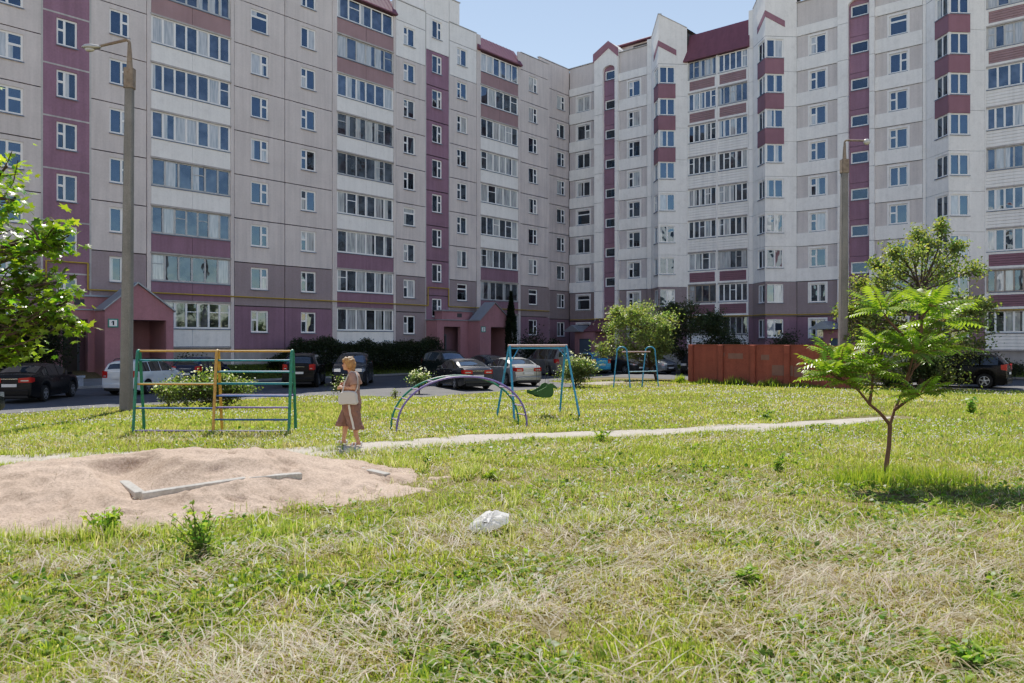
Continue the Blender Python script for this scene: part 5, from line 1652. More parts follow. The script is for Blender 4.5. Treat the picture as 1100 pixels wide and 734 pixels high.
    # wheels
    for wx in sp_['wx']:
        for sy in (-1, 1):
            ty = MB(); yo = sy*(hw-.025); yi = sy*(hw-.235)
            prof = [(wr*.62, yo), (wr*.94, yo), (wr, yo-sy*.03), (wr, yi+sy*.03), (wr*.94, yi), (wr*.62, yi)]
            rings = [[(wx+r*math.cos(t), yy, wr+r*math.sin(t)) for t in np.linspace(0, 2*math.pi, 26, endpoint=False)] for (r, yy) in prof]
            ty.loft(rings, cap=True); wh = ty.build('wheel', M['tyre'], root, 40)
            rm = MB(); k = 26
            rm.loft([[(wx+r*math.cos(t), yy, wr+r*math.sin(t)) for t in np.linspace(0, 2*math.pi, k, endpoint=False)] for (r, yy) in ((wr*.66, yo+sy*.004), (wr*.60, yo+sy*.006), (wr*.57, yo-sy*.03))], cap=False)
            for s in range(5):
                an = 2*math.pi*s/5+.3; c_, s_ = math.cos(an), math.sin(an)
                q = []
                for (r, hwid) in ((.03, .045), (wr*.6, .03)):
                    for sg in (-1, 1): q.append((wx+c_*r-s_*hwid*sg, yo+sy*.002, wr+s_*r+c_*hwid*sg))
                rm.add(q, [(0, 1, 3, 2)])
            rm.loft([[(wx+r*math.cos(t), yy, wr+r*math.sin(t)) for t in np.linspace(0, 2*math.pi, 12, endpoint=False)] for (r, yy) in ((.07, yo+sy*.001), (.05, yo+sy*.012))], cap=True)
            rm.build('rim', M['rim'], wh, 30)
    # lamps, plates, bumper, mirrors, handles, sill trim
    zr = belt(-L_/2)-.12; tall = kind in ('van', 'estate', 'suv', 'hatch')
    for sy in (-1, 1):
        l = MB(); xe = -L_/2
        hgt = .30 if tall else .20; z0 = zr-(.12 if tall else .10)
        wid = .22 if tall else .42
        def yW(x): return W(x)*.985
        n = 5; ring = []
        # lamp wraps the corner: strip from the rear face round to the flank
        path = [(xe-.012, sy*(yW(xe)-wid)), (xe-.014, sy*(yW(xe)-.03)), (xe+.03, sy*(yW(xe+.03)+.012)), (xe+.22, sy*(yW(xe+.22)+.008))]
        v = []
        for i, (a, b) in enumerate(path):
            v += [(a, b, z0+(.03 if i == 3 else 0)), (a, b, z0+hgt-(.03 if i in (0, 3) else 0))]
        v += [(xe+.06, sy*(yW(xe)-wid), z0), (xe+.06, sy*(yW(xe)-wid), z0+hgt-.03)]
        f = [(0, 2, 3, 1), (2, 4, 5, 3), (4, 6, 7, 5), (8, 0, 1, 9), (0, 8, 6, 4), (0, 4, 2), (1, 3, 5), (1, 5, 7, 9)]
        l.add(v, f); tl = l.build('tail_light', M['red'], root)
        if not tall or True:
            r_ = MB(); r_.box(xe-.02, xe-.0145, min(sy*(yW(xe)-wid*.8), sy*(yW(xe)-.06)), max(sy*(yW(xe)-wid*.8), sy*(yW(xe)-.06)), z0+.05, z0+.095)
            r_.build('reversing_light', M['clear'], tl)
        h = MB(); xf = L_/2; zf = belt(xf)-.24
        path = [(xf-.02, sy*(W(xf)*.50)), (xf-.035, sy*(W(xf)*.92)), (xf-.12, sy*(W(xf-.12)*1.005)), (xf-.38, sy*(W(xf-.38)*1.0))]
        v = []
        for i, (a, b) in enumerate(path):
            zt = float(np.interp(a, X, T))
            v += [(a+.02, b, zf-.06+(.05 if i == 3 else 0)), (a+.01, b, zf+.10)]
        f = [(0, 2, 3, 1), (2, 4, 5, 3), (4, 6, 7, 5), (0, 1, 7, 6)]
        h.add(v, f); h.build('headlight', M['clear'], root)
        mr = MB(); mr.loft([[(s1_+ex, sy*(hw*.94+yy), belt(.8)+.07+zz) for ex, zz in ((-.05, -.06), (.05, -.05), (.07, .06), (-.06, .07))] for (yy, s1_) in ((.02, s1-.22), (.12, s1-.22), (.2, s1-.25))])
        mo = mr.build('mirror', carpaint(col, metallic), root); b_ = mo.modifiers.new('b', 'BEVEL'); b_.width = .02; b_.segments = 2
        for hx in (p1+.12, p2+.12):
            hd = MB(); yy = sy*(W(hx)*.985+.006); hd.box(hx-.1, hx+.1, min(yy, yy+sy*.02), max(yy, yy+sy*.02), belt(hx)-.13, belt(hx)-.10); hd.build('door_handle', M['trim'] if sum(col) < .3 else carpaint(col, metallic), root)
    bp_ = MB(); xe = -L_/2
    w_ = W(xe)
    bp_.box(xe-.045, xe+.1, -w_*.93, w_*.93, .30, .52); bo = bp_.build('rear_bumper', carpaint(col, metallic), root); b_ = bo.modifiers.new('b', 'BEVEL'); b_.width = .04; b_.segments = 3
    bp_ = MB(); bp_.box(xe-.03, xe+.08, -w_*.85, w_*.85, .21, .299); bp_.build('bumper_trim', M['trim'], root)
    bp_ = MB(); xf = L_/2; bp_.box(xf-.1, xf+.03, -W(xf)*.93, W(xf)*.93, .28, .52); bo = bp_.build('front_bumper', carpaint(col, metallic), root); b_ = bo.modifiers.new('b', 'BEVEL'); b_.width = .04; b_.segments = 3
    gr = MB(); gr.box(xf-.1, xf+.035, -.42, .42, .32, .44); gr.box(xf-.05, xf+.012, -.36, .36, .55, .66, 0); gr.build('grille', M['trim'], root)
    for (xx, dx, zz) in ((xe, -1, .62 if kind in ('saloon', 'hatch') else .70), (xf, 1, .40)):
        pl = MB(); a, b = sorted((xx+dx*.036, xx+dx*.05)); pl.box(a, b, -.26, .26, zz, zz+.115); pl.build('license_plate', M['plate'], root)
    if kind in ('saloon', 'hatch', 'suv'):
        lt = MB(); lt.box(xe-.022, xe-.001, -.3, .3, zr+.03, zr+.05); lt.build('boot_trim', M['chrome'], root)
    if kind in ('suv', 'estate', 'van'):
        for sy in (-1, 1):
            rl = MB(); zt = float(np.interp(-.6, X, T)); yy = sy*(hw-.34); rl.tube([(-1.7, yy, float(np.interp(-1.7, X, T))+.0), (-1.55, yy, zt+.05), (-.6, yy, zt+.07), (.1, yy, zt+.05), (.25, yy, zt-.01)], .018, 6)
            rl.build('roof_rail', M['trim'], root)
    return root


black = (.010, .011, .013); dgrey = (.045, .047, .05); silver = (.30, .30, .29)
car('black saloon at the far left, seen from behind, next to the big dark shrub', 0, 0, 99, 'saloon', (.004, .005, .008), xy=(-19.05, 31.9))
car('white estate car partly hidden behind the concrete lamp post', 0, 0, 86, 'estate', (.62, .63, .64), metallic=0, xy=(-16.75, 36.4))
car('dark car cut off by the left edge, only its red tail lamp in view', 0, 0, 88, 'saloon', (.02, .03, .03), xy=(-16.5, 22.35))
car('dark blue hatchback behind the flowering bush, only its roof showing', 0, 0, 88, 'hatch', (.02, .035, .08), xy=(-16.4, 42.2))
car('black off-road estate seen from behind, left of the walking woman', 0, 0, 97, 'suv', (.005, .006, .008), xy=(-10.9, 41.8))
car('dark grey crossover facing the camera, right behind the walking woman', 0, 0, 274, 'suv', (.045, .05, .06), xy=(-8.6, 43.2))
car('dark green off-road car behind the dark saloon, near the second porch', 0, 0, 300, 'suv', (.02, .028, .026), xy=(-4.2, 51.0))
car('dark grey saloon parked tail towards the arch ladder', 0, 0, 113, 'saloon', (.03, .034, .042), xy=(-2.5, 39.9))
car('grey-silver saloon with wide red tail lamps, right of the dark grey saloon', 0, 0, 113, 'saloon', (.33, .335, .33), xy=(-.05, 43.2))
car('dark blue saloon whose roof shows between the two saloons', 0, 0, 120, 'saloon', (.03, .045, .07), xy=(-1.7, 51.5))
car('pale grey van with a dark rear window, behind the bird swing', 0, 0, 116, 'van', (.24, .235, .23), cat='van', xy=(2.6, 55.6))
car('turquoise blue hatchback behind the rounded flowering bush', 0, 0, 112, 'hatch', (.015, .22, .36), xy=(5.6, 58.3))
car('dark grey hatchback between the turquoise car and the silver saloon', 0, 0, 310, 'hatch', (.028, .030, .034), xy=(7.9, 58.5))
car('silver saloon facing the lawn behind the small swing frame', 0, 0, 305, 'saloon', (.27, .28, .29), xy=(9.9, 58.2))
car('black hatchback in the shade behind the thin trunk by the small swing frame', 0, 0, 250, 'hatch', (.012, .012, .014), xy=(13.2, 57.3))
car('black estate car with silver wheels at the far right, half hidden by a bush', 0, 0, 139, 'suv', (.004, .004, .005), xy=(22.9, 40.9))
car('pale grey saloon glimpsed through the sumac leaves', 0, 0, 140, 'saloon', (.30, .31, .33), xy=(19.0, 42.6))

# ================================================================== PERSON
def cap(mb, pts, rads, n=12, sy=1.0):
    """rounded limb through pts"""
    pts = [Vector(p) for p in pts]
    mb.tube(pts, rads, n)
    for p, r in zip(pts, rads): mb.ball(p, r, r, r, n, 8)


def rings(mb, rows, n=18):
    """stacked elliptical sections: (x, y, z, rx, ry)"""
    mb.loft([[(x+rx_*math.cos(t), y+ry*math.sin(t), z) for t in np.linspace(0, 2*math.pi, n, endpoint=False)] for (x, y, z, rx_, ry) in rows])


def remeshed(mb, name, mt, parent, vox, sm_=4, fold=None):
    o = mb.build(name, mt, parent)
    bm = bmesh.new(); bm.from_mesh(o.data); bmesh.ops.recalc_face_normals(bm, faces=bm.faces); bm.to_mesh(o.data); bm.free()
    md = o.modifiers.new('r', 'REMESH'); md.mode = 'VOXEL'; md.voxel_size = vox; md.use_smooth_shade = True
    s = o.modifiers.new('s', 'SMOOTH'); s.factor = .5; s.iterations = sm_
    if fold:
        tx = bpy.data.textures.new(name+'_folds', 'CLOUDS'); tx.noise_scale = fold[1]; tx.noise_depth = 2
        dm = o.modifiers.new('d', 'DISPLACE'); dm.texture = tx; dm.strength = fold[0]; dm.mid_level = .5; dm.texture_coords = 'LOCAL'
    return o


M['skin'] = mat('skin', (.50, .27, .19), .55, .08, 6, spec=.35)
M['hair'] = mat('light_brown_hair', (.34, .20, .09), .5, .35, 9, bump=.6, bscale=70, spec=.5)
M['brownc'] = mat('brown_cloth', (.225, .14, .115), .95, .14, 7, bump=.3, bscale=16)
M['brownt'] = mat('brown_jersey', (.30, .20, .165), .95, .16, 9, bump=.3, bscale=16)
M['bagc'] = mat('pale_grey_leather', (.50, .48, .46), .55, .07, 5)
M['shoe'] = mat('white_sandal', (.60, .60, .60), .5, .08, 6)
M['white2'] = mat('white_stripe', (.62, .58, .54), .8)
M['eye'] = mat('dark_eye', (.03, .025, .02), .3)
M['lip'] = mat('lip', (.33, .11, .09), .5)
px_, py_, pz_ = at(379, 479)
per = empty('person', (px_, py_, pz_), R(180)); tag(per, 'woman in brown top and cropped brown trousers walking with a grey shoulder bag', 'person')
# local axes: +x forward (towards photo left after the turn), +y her left?  x' = -x, y' = -y in the world: her left (camera side) is +y local
b = MB()
hx = .085
b.ball((hx, 0, 1.565), .096, .076, .118, 18, 12)               # skull
b.ball((hx+.030, 0, 1.50), .066, .058, .065, 14, 10)           # jaw
b.ball((hx+.075, 0, 1.462), .022, .024, .020, 10, 8)           # chin
b.ball((hx+.100, 0, 1.535), .018, .013, .020, 8, 6); b.ball((hx+.110, 0, 1.523), .013, .016, .011, 8, 6)   # nose
for s in (-1, 1):
    b.ball((hx+.070, s*.035, 1.520), .022, .022, .022, 8, 6)   # cheek
    b.ball((hx-.005, s*.077, 1.540), .020, .010, .032, 8, 6)   # ear
    b.ball((hx+.080, s*.032, 1.575), .016, .022, .010, 8, 6)   # brow
b.ball((hx+.093, 0, 1.487), .010, .022, .010, 8, 6)            # mouth
rings(b, [(hx-.02, 0, 1.50, .052, .050), (.045, 0, 1.44, .054, .054), (.02, 0, 1.39, .070, .08), (.0, 0, 1.34, .09, .13)])
rings(b, [(.0, 0, 1.39, .06, .09), (-.01, 0, 1.35, .085, .155), (.0, 0, 1.25, .115, .165), (.03, 0, 1.13, .14, .16), (.04, 0, 1.0, .155, .165), (.02, 0, .90, .155, .175), (0, 0, .80, .13, .17)])
# legs: right (far) leg ahead, left (near) leg behind
def leg(s, hipx, kx, kz, ax, az, tx):
    cap(b, [(hipx, s*.09, .84), ((hipx+kx)/2+.01, s*.09, .66), (kx, s*.085, kz)], [.095, .082, .060])
    cap(b, [(kx, s*.085, kz), ((kx+ax)/2-.02, s*.085, kz*.66+.03), ((kx+ax)/2-.01, s*.083, (kz+az)/2-.06), (ax, s*.08, az)], [.058, .059, .047, .036])
    cap(b, [(ax-.03, s*.08, az-.045), (ax+.06, s*.082, az-.045), (ax+.135, s*.085, az-.062)], [.030, .030, .022], 10)
    for i in range(5):
        t_ = (i-2)*.014; cap(b, [(ax+.13, s*(.085)+t_, az-.065), (ax+.165-abs(i-1.6)*.008, s*.085+t_*1.1, az-.068)], [.010, .009], 8)
leg(-1, .03, .17, .50, .19, .115, 0)
leg(1, 0, .0, .49, -.12, .10, 0)
# arms
def hand(mb, w, d, u, s):
    """palm and five bent fingers; w wrist, d forward, u finger-curl direction, side axis from cross"""
    d = Vector(d).normalized(); u = Vector(u).normalized(); sd = d.cross(u).normalized()*s
    pc = Vector(w)+d*.05
    mb.ball(pc, .042, .030, .036, 12, 8)
    for i, (ln, off) in enumerate(((.062, -.027), (.072, -.009), (.067, .009), (.052, .026))):
        k0 = Vector(w)+d*.080+sd*off; k1 = k0+(d*.85+u*.5).normalized()*ln*.5; k2 = k1+(d*.25+u).normalized()*ln*.45; k3 = k2+(u-d*.35).normalized()*ln*.3
        cap(mb, [k0-d*.03, k0, k1, k2, k3], [.011, .0105, .0095, .0085, .0075], 8)
    t0 = Vector(w)+d*.030-sd*.026; t1 = t0-sd*.026+d*.026+u*.010; t2 = t1+d*.028+u*.012+sd*.004
    cap(mb, [t0, t1, t2], [.014, .011, .009], 8)
shL = (-.02, .175, 1.345); elL = (-.065, .235, 1.105); wrL = (.165, .165, 1.11)
cap(b, [shL, (-.045, .21, 1.22), elL], [.058, .050, .041]); cap(b, [elL, (.03, .225, 1.11), wrL], [.041, .039, .027])
hand(b, wrL, (.9, -.35, .1), (-.1, -.8, -.45), 1)
shR = (-.02, -.175, 1.345); elR = (-.04, -.235, 1.10); wrR = (.16, -.14, 1.16)
cap(b, [shR, (-.03, -.21, 1.22), elR], [.058, .050, .041]); cap(b, [elR, (.05, -.20, 1.12), wrR], [.041, .039, .027])
hand(b, wrR, (.9, .35, .1), (-.1, .8, -.45), -1)
remeshed(b, 'body', M['skin'], per, .0065, 3)
# face details
for s in (-1, 1):
    e_ = MB(); e_.ball((hx+.088, s*.034, 1.558), .009, .014, .008, 10, 6); e_.build('eye', M['eye'], per, 60)
e_ = MB(); e_.ball((hx+.098, 0, 1.487), .009, .022, .0065, 10, 6); e_.build('lips', M['lip'], per, 60)
# hair: a bob covering the back, sides and fringe
h = MB()
h.ball((hx-.022, 0, 1.600), .112, .094, .098, 18, 12); h.ball((hx-.058, 0, 1.545), .090, .098, .115, 16, 10); h.ball((hx-.065, 0, 1.465), .060, .082, .06, 14, 8)
for s in (-1, 1):
    h.ball((hx-.025, s*.078, 1.545), .052, .024, .085, 12, 8)
    cap(h, [(hx+.055, s*.03, 1.655), (hx+.085, s*.045, 1.615), (hx+.085, s*.06, 1.585)], [.030, .022, .012], 8)
cap(h, [(hx+.05, 0, 1.665), (hx+.095, 0, 1.63), (hx+.103, 0, 1.605)], [.03, .022, .012], 8)
for i in range(26):
    an = rng.uniform(0, 2*math.pi); el = rng.uniform(-.5, 1.2)
    if math.cos(an) > .55 and el < .5: continue
    h.ball((hx-.03+.10*math.cos(an)*math.cos(el), .088*math.sin(an)*math.cos(el), 1.565+.115*math.sin(el)), .025, .022, .035, 8, 6)
remeshed(h, 'hair', M['hair'], per, .007, 1, (.035, .035))
# top
t = MB()
rings(t, [(.012, 0, 1.402, .078, .095), (-.005, 0, 1.375, .098, .150), (-.012, 0, 1.33, .115, .185), (.0, 0, 1.25, .135, .188), (.035, 0, 1.17, .160, .185), (.045, 0, 1.05, .172, .188), (.04, 0, .96, .182, .198), (.03, 0, .86, .185, .205), (.02, 0, .80, .190, .208)])
for s in (-1, 1):
    cap(t, [(-.015, s*.165, 1.345), (-.05, s*.212, 1.235)], [.074, .070]); t.tube([(-.045, s*.205, 1.25), (-.066, s*.232, 1.16)], [.072, .076], 14)
tt = remeshed(t, 'top', M['brownt'], per, .010, 3, (.03, .11))
# wide cropped trousers
c = MB()
rings(c, [(.03, 0, .90, .165, .180), (.03, 0, .82, .178, .197), (.02, 0, .72, .185, .205), (.02, 0, .66, .17, .20)])
rings(c, [(.05, -.085, .80, .12, .105), (.10, -.09, .62, .160, .12), (.185, -.095, .47, .140, .125), (.205, -.095, .37, .150, .132)])
rings(c, [(-.01, .085, .80, .13, .105), (-.01, .092, .62, .160, .12), (-.06, .095, .45, .135, .125), (-.085, .095, .325, .145, .132)])
for k in range(9):
    an = 2*math.pi*k/9
    cap(c, [(-.01+.115*math.cos(an), .092+.095*math.sin(an), .62), (-.085+.138*math.cos(an), .095+.122*math.sin(an), .335)], [.012, .018], 6)
    cap(c, [(.09+.115*math.cos(an), -.09+.095*math.sin(an), .62), (.205+.142*math.cos(an), -.095+.122*math.sin(an), .38)], [.012, .018], 6)
remeshed(c, 'trousers', M['brownc'], per, .010, 2, (.04, .10))
s_ = MB(); s_.loft([[(x-.012+dx, y, z_) for dx, y in ((-.018, yy-.01), (.018, yy-.01), (.018, yy+.008), (-.018, yy+.008))] for (x, yy, z_) in ((.045, .205, .80), (.015, .214, .62), (-.03, .226, .46), (-.055, .240, .34))]); s_.build('stripe', M['white2'], per, 60)
# bag with strap over the left shoulder
bg = MB(); rr_ = []
for (yy, k) in ((.215, .86), (.235, 1.0), (.29, 1.02), (.315, .9)):
    ring = []
    for t_ in np.linspace(0, 2*math.pi, 28, endpoint=False):
        cx, sz_ = math.cos(t_), math.sin(t_)
        ex = .185*k*abs(cx)**.45*(1 if cx > 0 else -1); ez = .125*k*abs(sz_)**.5*(1 if sz_ > 0 else -1)
        ring.append((.03+ex*(1-.10*(ez > 0)), yy, .93+ez+.012*math.cos(ex*14)))
    rr_.append(ring)
bg.loft(rr_); bag_ = bg.build('shoulder_bag', M['bagc'], per, 40)
stp = MB()
P1 = [(.145, .27, 1.02), (.13, .215, 1.12), (.11, .19, 1.22), (.06, .17, 1.34), (.0, .135, 1.425), (-.08, .13, 1.40), (-.125, .16, 1.28), (-.13, .21, 1.12), (-.09, .26, 1.02)]
stp.tube(P1, .011, 8); stp.build('strap', M['bagc'], bag_, 60)
fl_ = MB(); fl_.box(-.10, .17, .3181, .3215, .93, 1.03); fo = fl_.build('flap', M['bagc'], bag_); 
for (ax, az, s) in ((.19, .115, -1), (-.12, .10, 1)):
    sh = MB(); zt = az-.094
    out = [(ax-.075, -.030), (ax-.02, -.038), (ax+.08, -.045), (ax+.15, -.044), (ax+.185, -.015), (ax+.18, .025), (ax+.14, .046), (ax+.06, .042), (ax-.02, .036), (ax-.075, .030)]
    sh.prism([(p[0], s*.083+p[1]) for p in out], max(zt-.018, .0), zt+.004)
    for xx, r0 in ((ax+.115, .044), (ax+.055, .040)):
        sh.tube([(xx, s*.083-.042, zt+.01), (xx-.01, s*.083-.030, zt+.05), (xx-.015, s*.083, zt+.062), (xx-.01, s*.083+.030, zt+.05), (xx, s*.083+.042, zt+.01)], .014, 6)
    sh.tube([(ax-.065, s*.083-.02, zt+.01), (ax-.062, s*.083-.034, zt+.07), (ax-.05, s*.083, zt+.078), (ax-.062, s*.083+.034, zt+.07), (ax-.065, s*.083+.02, zt+.01)], .012, 6)
    sh.build('sandal', M['shoe'], per, 40)

# ================================================================== GRASS (uncountable)
M['grass'] = leafmat('grass_blade', trans=.5, rough=.38, gloss=.5)
M['straw'] = leafmat('straw', trans=.35, rough=.5, gloss=.35, hue=(1.2, 1.15, .9, 1))


def scatter(n, ymin, ymax, margin=1.2, power=1.0):
    """points on the visible lawn, density falling with distance"""
    out = []; got = 0
    while got < n:
        m = int(n*1.6)
        y = ymin*(ymax/ymin)**(rng.uniform(0, 1, m)**power)
        x = rng.uniform(-1, 1, m)*(y*.66+margin)
        dr = road_sd(x, y)
        k = dr < -.15+.3*(vnoise(x, y, .5, 71)-.5)
        x, y = x[k], y[k]
        pd = path_d(x, y); k = pd > .50+.42*(vnoise(x, y, .45, 72)-.5)+.12*rng.normal(size=len(x))*.6
        x, y = x[k], y[k]
        inside = (x > -11.2) & (x < .4) & (y > 6.6) & (y < 14.6)
        sh_ = sand_h(x, y); k = ~(inside & (sh_ > -.02+.045*rng.normal(size=len(x))))
        x, y = x[k], y[k]
        bd = np.hypot((x-bp[0])/2.5, (y-bp[1])/1.8); k = (bd > 1.0+.25*rng.normal(size=len(x)))
        x, y = x[k], y[k]
        out.append(np.stack([x, y], 1)); got += len(x)
    return np.concatenate(out)[:n]


def blades(name, xy, h, w, lean, col, mt, z0=0.0, az=None, curl=.6):
    n = len(xy); x, y = xy[:, 0], xy[:, 1]; z = ground_z(x, y)+z0
    a = rng.uniform(0, 2*math.pi, n) if az is None else az
    d = np.stack([np.cos(a), np.sin(a), np.zeros(n)], 1)
    f = a+math.pi/2+rng.normal(size=n)*.5
    s = np.stack([np.cos(f), np.sin(f), np.zeros(n)], 1)
    up_ = np.array([0, 0, 1.0])[None]
    l1 = lean*(1-curl*.5); l2 = np.clip(lean*(1+curl*.5), 0, 1.9)
    b = np.stack([x, y, z], 1)
    m_ = b+(d*np.sin(l1)[:, None]+up_*np.cos(l1)[:, None])*(h*.55)[:, None]
    t = m_+(d*np.sin(l2)[:, None]+up_*np.cos(l2)[:, None])*(h*.45)[:, None]
    t[:, 2] = np.maximum(t[:, 2], z+.004)
    sw_ = s*w[:, None]/2
    V = np.stack([b-sw_, b+sw_, m_+sw_*.8, m_-sw_*.8, t], 1).reshape(-1, 3)
    base = (np.arange(n)*5)[:, None, None]
    T = (np.array([(0, 1, 2), (0, 2, 3), (3, 2, 4)])[None]+base).reshape(-1, 3)
    sh = np.array([.42, .42, 1.0, 1.0, 1.2])  # root shade painted into the blade colour, tips brightened
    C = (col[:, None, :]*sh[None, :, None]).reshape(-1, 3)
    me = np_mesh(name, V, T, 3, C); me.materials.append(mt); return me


def dry(x, y):
    """0 = fresh green, 1 = dry hay"""
    d = .55*vnoise(x, y, 1.6, 81)+.3*vnoise(x, y, .5, 82)+.25*vnoise(x, y, 4.5, 83)
    near = 1-smooth(9, 19, y)
    d = .6*d+.45*vnoise((x*.8+y*.6)/3.2, (-x*.6+y*.8)/.8, 1.0, 80)
    return np.clip((d-.52)*2.9+.28*near+.14, 0, 1)


def colmix(n, c0, c1, t, var=.2):
    c = np.array(c0)[None]*(1-t[:, None])+np.array(c1)[None]*t[:, None]
    return np.clip(c*(1+var*rng.normal(size=(n, 1)))*(1+.07*rng.normal(size=(n, 3))), .004, .9)


G1 = (.20, .285, .06); G2 = (.48, .42, .17); ST = (.70, .61, .41)
# upright blades, near
n = 230000; xy = scatter(n, 3.6, 13.5); x, y = xy.T; t = dry(x, y)
keep = (rng.uniform(size=n) > t*.4) & ((vnoise(x, y, .3, 99)*.6+vnoise(x, y, .9, 98)*.4) > .30); xy = xy[keep]; x, y = xy.T; t = t[keep]; n = len(xy)
tuft = vnoise(x, y, .28, 84)
h = (.022+.046*tuft**1.5)*rng.uniform(.5, 1.4, n)
isd = rng.uniform(size=n) < t*.6+.22
col = np.where(isd[:, None], colmix(n, G2, ST, rng.uniform(0, 1, n)), colmix(n, G1, (.32, .39, .09), rng.uniform(0, .8, n)))
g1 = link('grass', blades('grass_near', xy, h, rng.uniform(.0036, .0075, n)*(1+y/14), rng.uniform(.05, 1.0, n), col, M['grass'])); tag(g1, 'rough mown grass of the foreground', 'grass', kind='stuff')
# lying hay
n = 150000; xy = scatter(n, 3.6, 17); x, y = xy.T; t = dry(x, y); keep = rng.uniform(size=n) < (.60*t+.07); xy = xy[keep]; x, y = xy.T; n = len(xy)
az = (vnoise(x, y, .9, 85)*2+vnoise(x, y, .33, 88)*.8)*math.pi*1.4+rng.normal(size=n)*1.25
hz = np.abs(rng.normal(size=n))*.032*(.5+vnoise(x, y, .4, 86))+.004
shd = .55+.9*vnoise(x, y, .33, 89)
col = colmix(n, (.34, .27, .15), (.76, .67, .48), rng.uniform(0, 1, n)**.8*np.clip(shd, .2, 1.1), .15)
me = blades('hay', xy, rng.uniform(.06, .17, n)*rng.uniform(.7, 2.0, n), rng.uniform(.0026, .0068, n)*(1+y/16), rng.uniform(1.15, 1.62, n), col, M['straw'], z0=hz, az=az, curl=.3)
g2 = link('grass', me); tag(g2, 'dry cut hay lying on the foreground lawn', 'grass', kind='stuff')
# broad green tufts dotted through the hay
nt_ = 1300; c_ = scatter(nt_, 3.8, 20); k = rng.integers(10, 34, nt_); idx = np.repeat(np.arange(nt_), k); n = len(idx)
xy = c_[idx]+rng.normal(size=(n, 2))*.045*(1+c_[idx, 1:2]/20); x, y = xy.T
big = rng.uniform(.6, 1.35, nt_)[idx]
me = blades('tufts', xy, rng.uniform(.05, .125, n)*big, rng.uniform(.004, .008, n)*(1+y/18), rng.uniform(.05, .95, n), colmix(n, (.18, .265, .04), (.30, .36, .09), rng.uniform(0, 1, n)*.8), M['grass'])
g3 = link('grass', me); tag(g3, 'fresh green tufts scattered through the cut grass', 'grass', kind='stuff')
# low broad leaves (clover, plantain) between the blades
n = 46000; xy = scatter(n, 3.8, 22); x, y = xy.T; k = vnoise(x, y, .8, 87) > .5; xy = xy[k]; x, y = xy.T; n = len(xy)
P = np.stack([x, y, ground_z(x, y)+rng.uniform(.01, .06, n)], 1)
me = leaf_mesh('clover', P, rng.uniform(.020, .055, n)*(1+y/20), colmix(n, (.10, .18, .03), (.18, .26, .05), rng.uniform(0, 1, n)), 'oval', 1.2, .75); me.materials.append(M['leaf'])
g4 = link('clover', me); tag(g4, 'low broad-leaved clover and plantain in the lawn', 'clover', kind='stuff')
# mid and far lawn
n = 240000; xy = scatter(n, 12.5, 47, 1.5); x, y = xy.T; t = dry(x, y)
h = (.05+.07*vnoise(x, y, .6, 91))*rng.uniform(.5, 1.3, n)
col = np.where((rng.uniform(size=n) < t*.45+.07)[:, None], colmix(n, G2, ST, rng.uniform(0, .8, n)), colmix(n, (.19, .275, .065), (.35, .38, .12), rng.uniform(0, 1, n)))
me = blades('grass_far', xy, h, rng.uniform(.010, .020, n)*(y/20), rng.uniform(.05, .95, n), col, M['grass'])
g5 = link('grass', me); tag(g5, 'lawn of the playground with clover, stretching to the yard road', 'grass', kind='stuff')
# white clover heads in drifts
M['cflower'] = leafmat('clover_flower', attr=False, col=(.80, .80, .77), trans=.4, hue=(1, 1, 1, 1))
n = 14000; xy = scatter(n, 13.5, 42, 1.0); x, y = xy.T; k = (vnoise(x, y, 2.6, 92)*.65+vnoise(x, y, .7, 93)*.35 + .16*np.exp(-((x-.5)/5)**2-((y-22)/6)**2)) > .545; xy = xy[k]; x, y = xy.T; n = len(xy)
P = np.stack([x, y, ground_z(x, y)+rng.uniform(.07, .13, n)], 1)
me = leaf_mesh('clover_heads', P, rng.uniform(.026, .042, n)*(y/22), np.ones((n, 3))*np.array([.80, .80, .78]), 'diamond', .5, 1.0); me.materials.append(M['white2'] if 0 else M['cflower'])
g6 = link('clover', me); tag(g6, 'white clover heads in the playground lawn', 'clover', kind='stuff')
# longer grass left standing round the sumac and along the foot of the red wall
n = 2600; q_ = at(951, 518); xy = np.array(q_[:2])+rng.normal(size=(n, 2))*np.array([.55, .30])+np.array([.12, -.1]); x, y = xy.T
n2 = 2600; u_ = rng.uniform(-.3, 1.0, n2); w0 = np.array(p0[:2]); w1 = np.array(p1[:2]); nv = np.array([-(w1-w0)[1], (w1-w0)[0]]); nv = nv/np.linalg.norm(nv)
xy2 = w0+(w1-w0)*np.clip(u_, -.05, 1.05)[:, None]-nv*(.2+np.abs(rng.normal(size=n2))*.35)[:, None]
hh = np.concatenate([rng.uniform(.10, .30, n), rng.uniform(.15, .5, n2)*(.4+.9*vnoise(u_*20, u_*0, 1.5, 97))]); ww = np.concatenate([rng.uniform(.006, .011, n), rng.uniform(.02, .045, n2)])
xy = np.concatenate([xy, xy2]); n = len(xy)
g9 = link('grass', blades('long_grass', xy, hh, ww, rng.uniform(.05, .8, n), colmix(n, (.13, .20, .03), (.28, .33, .07), rng.uniform(0, 1, n)), M['grass'])); tag(g9, 'longer uncut grass round the sumac and along the red wall', 'grass', kind='stuff')
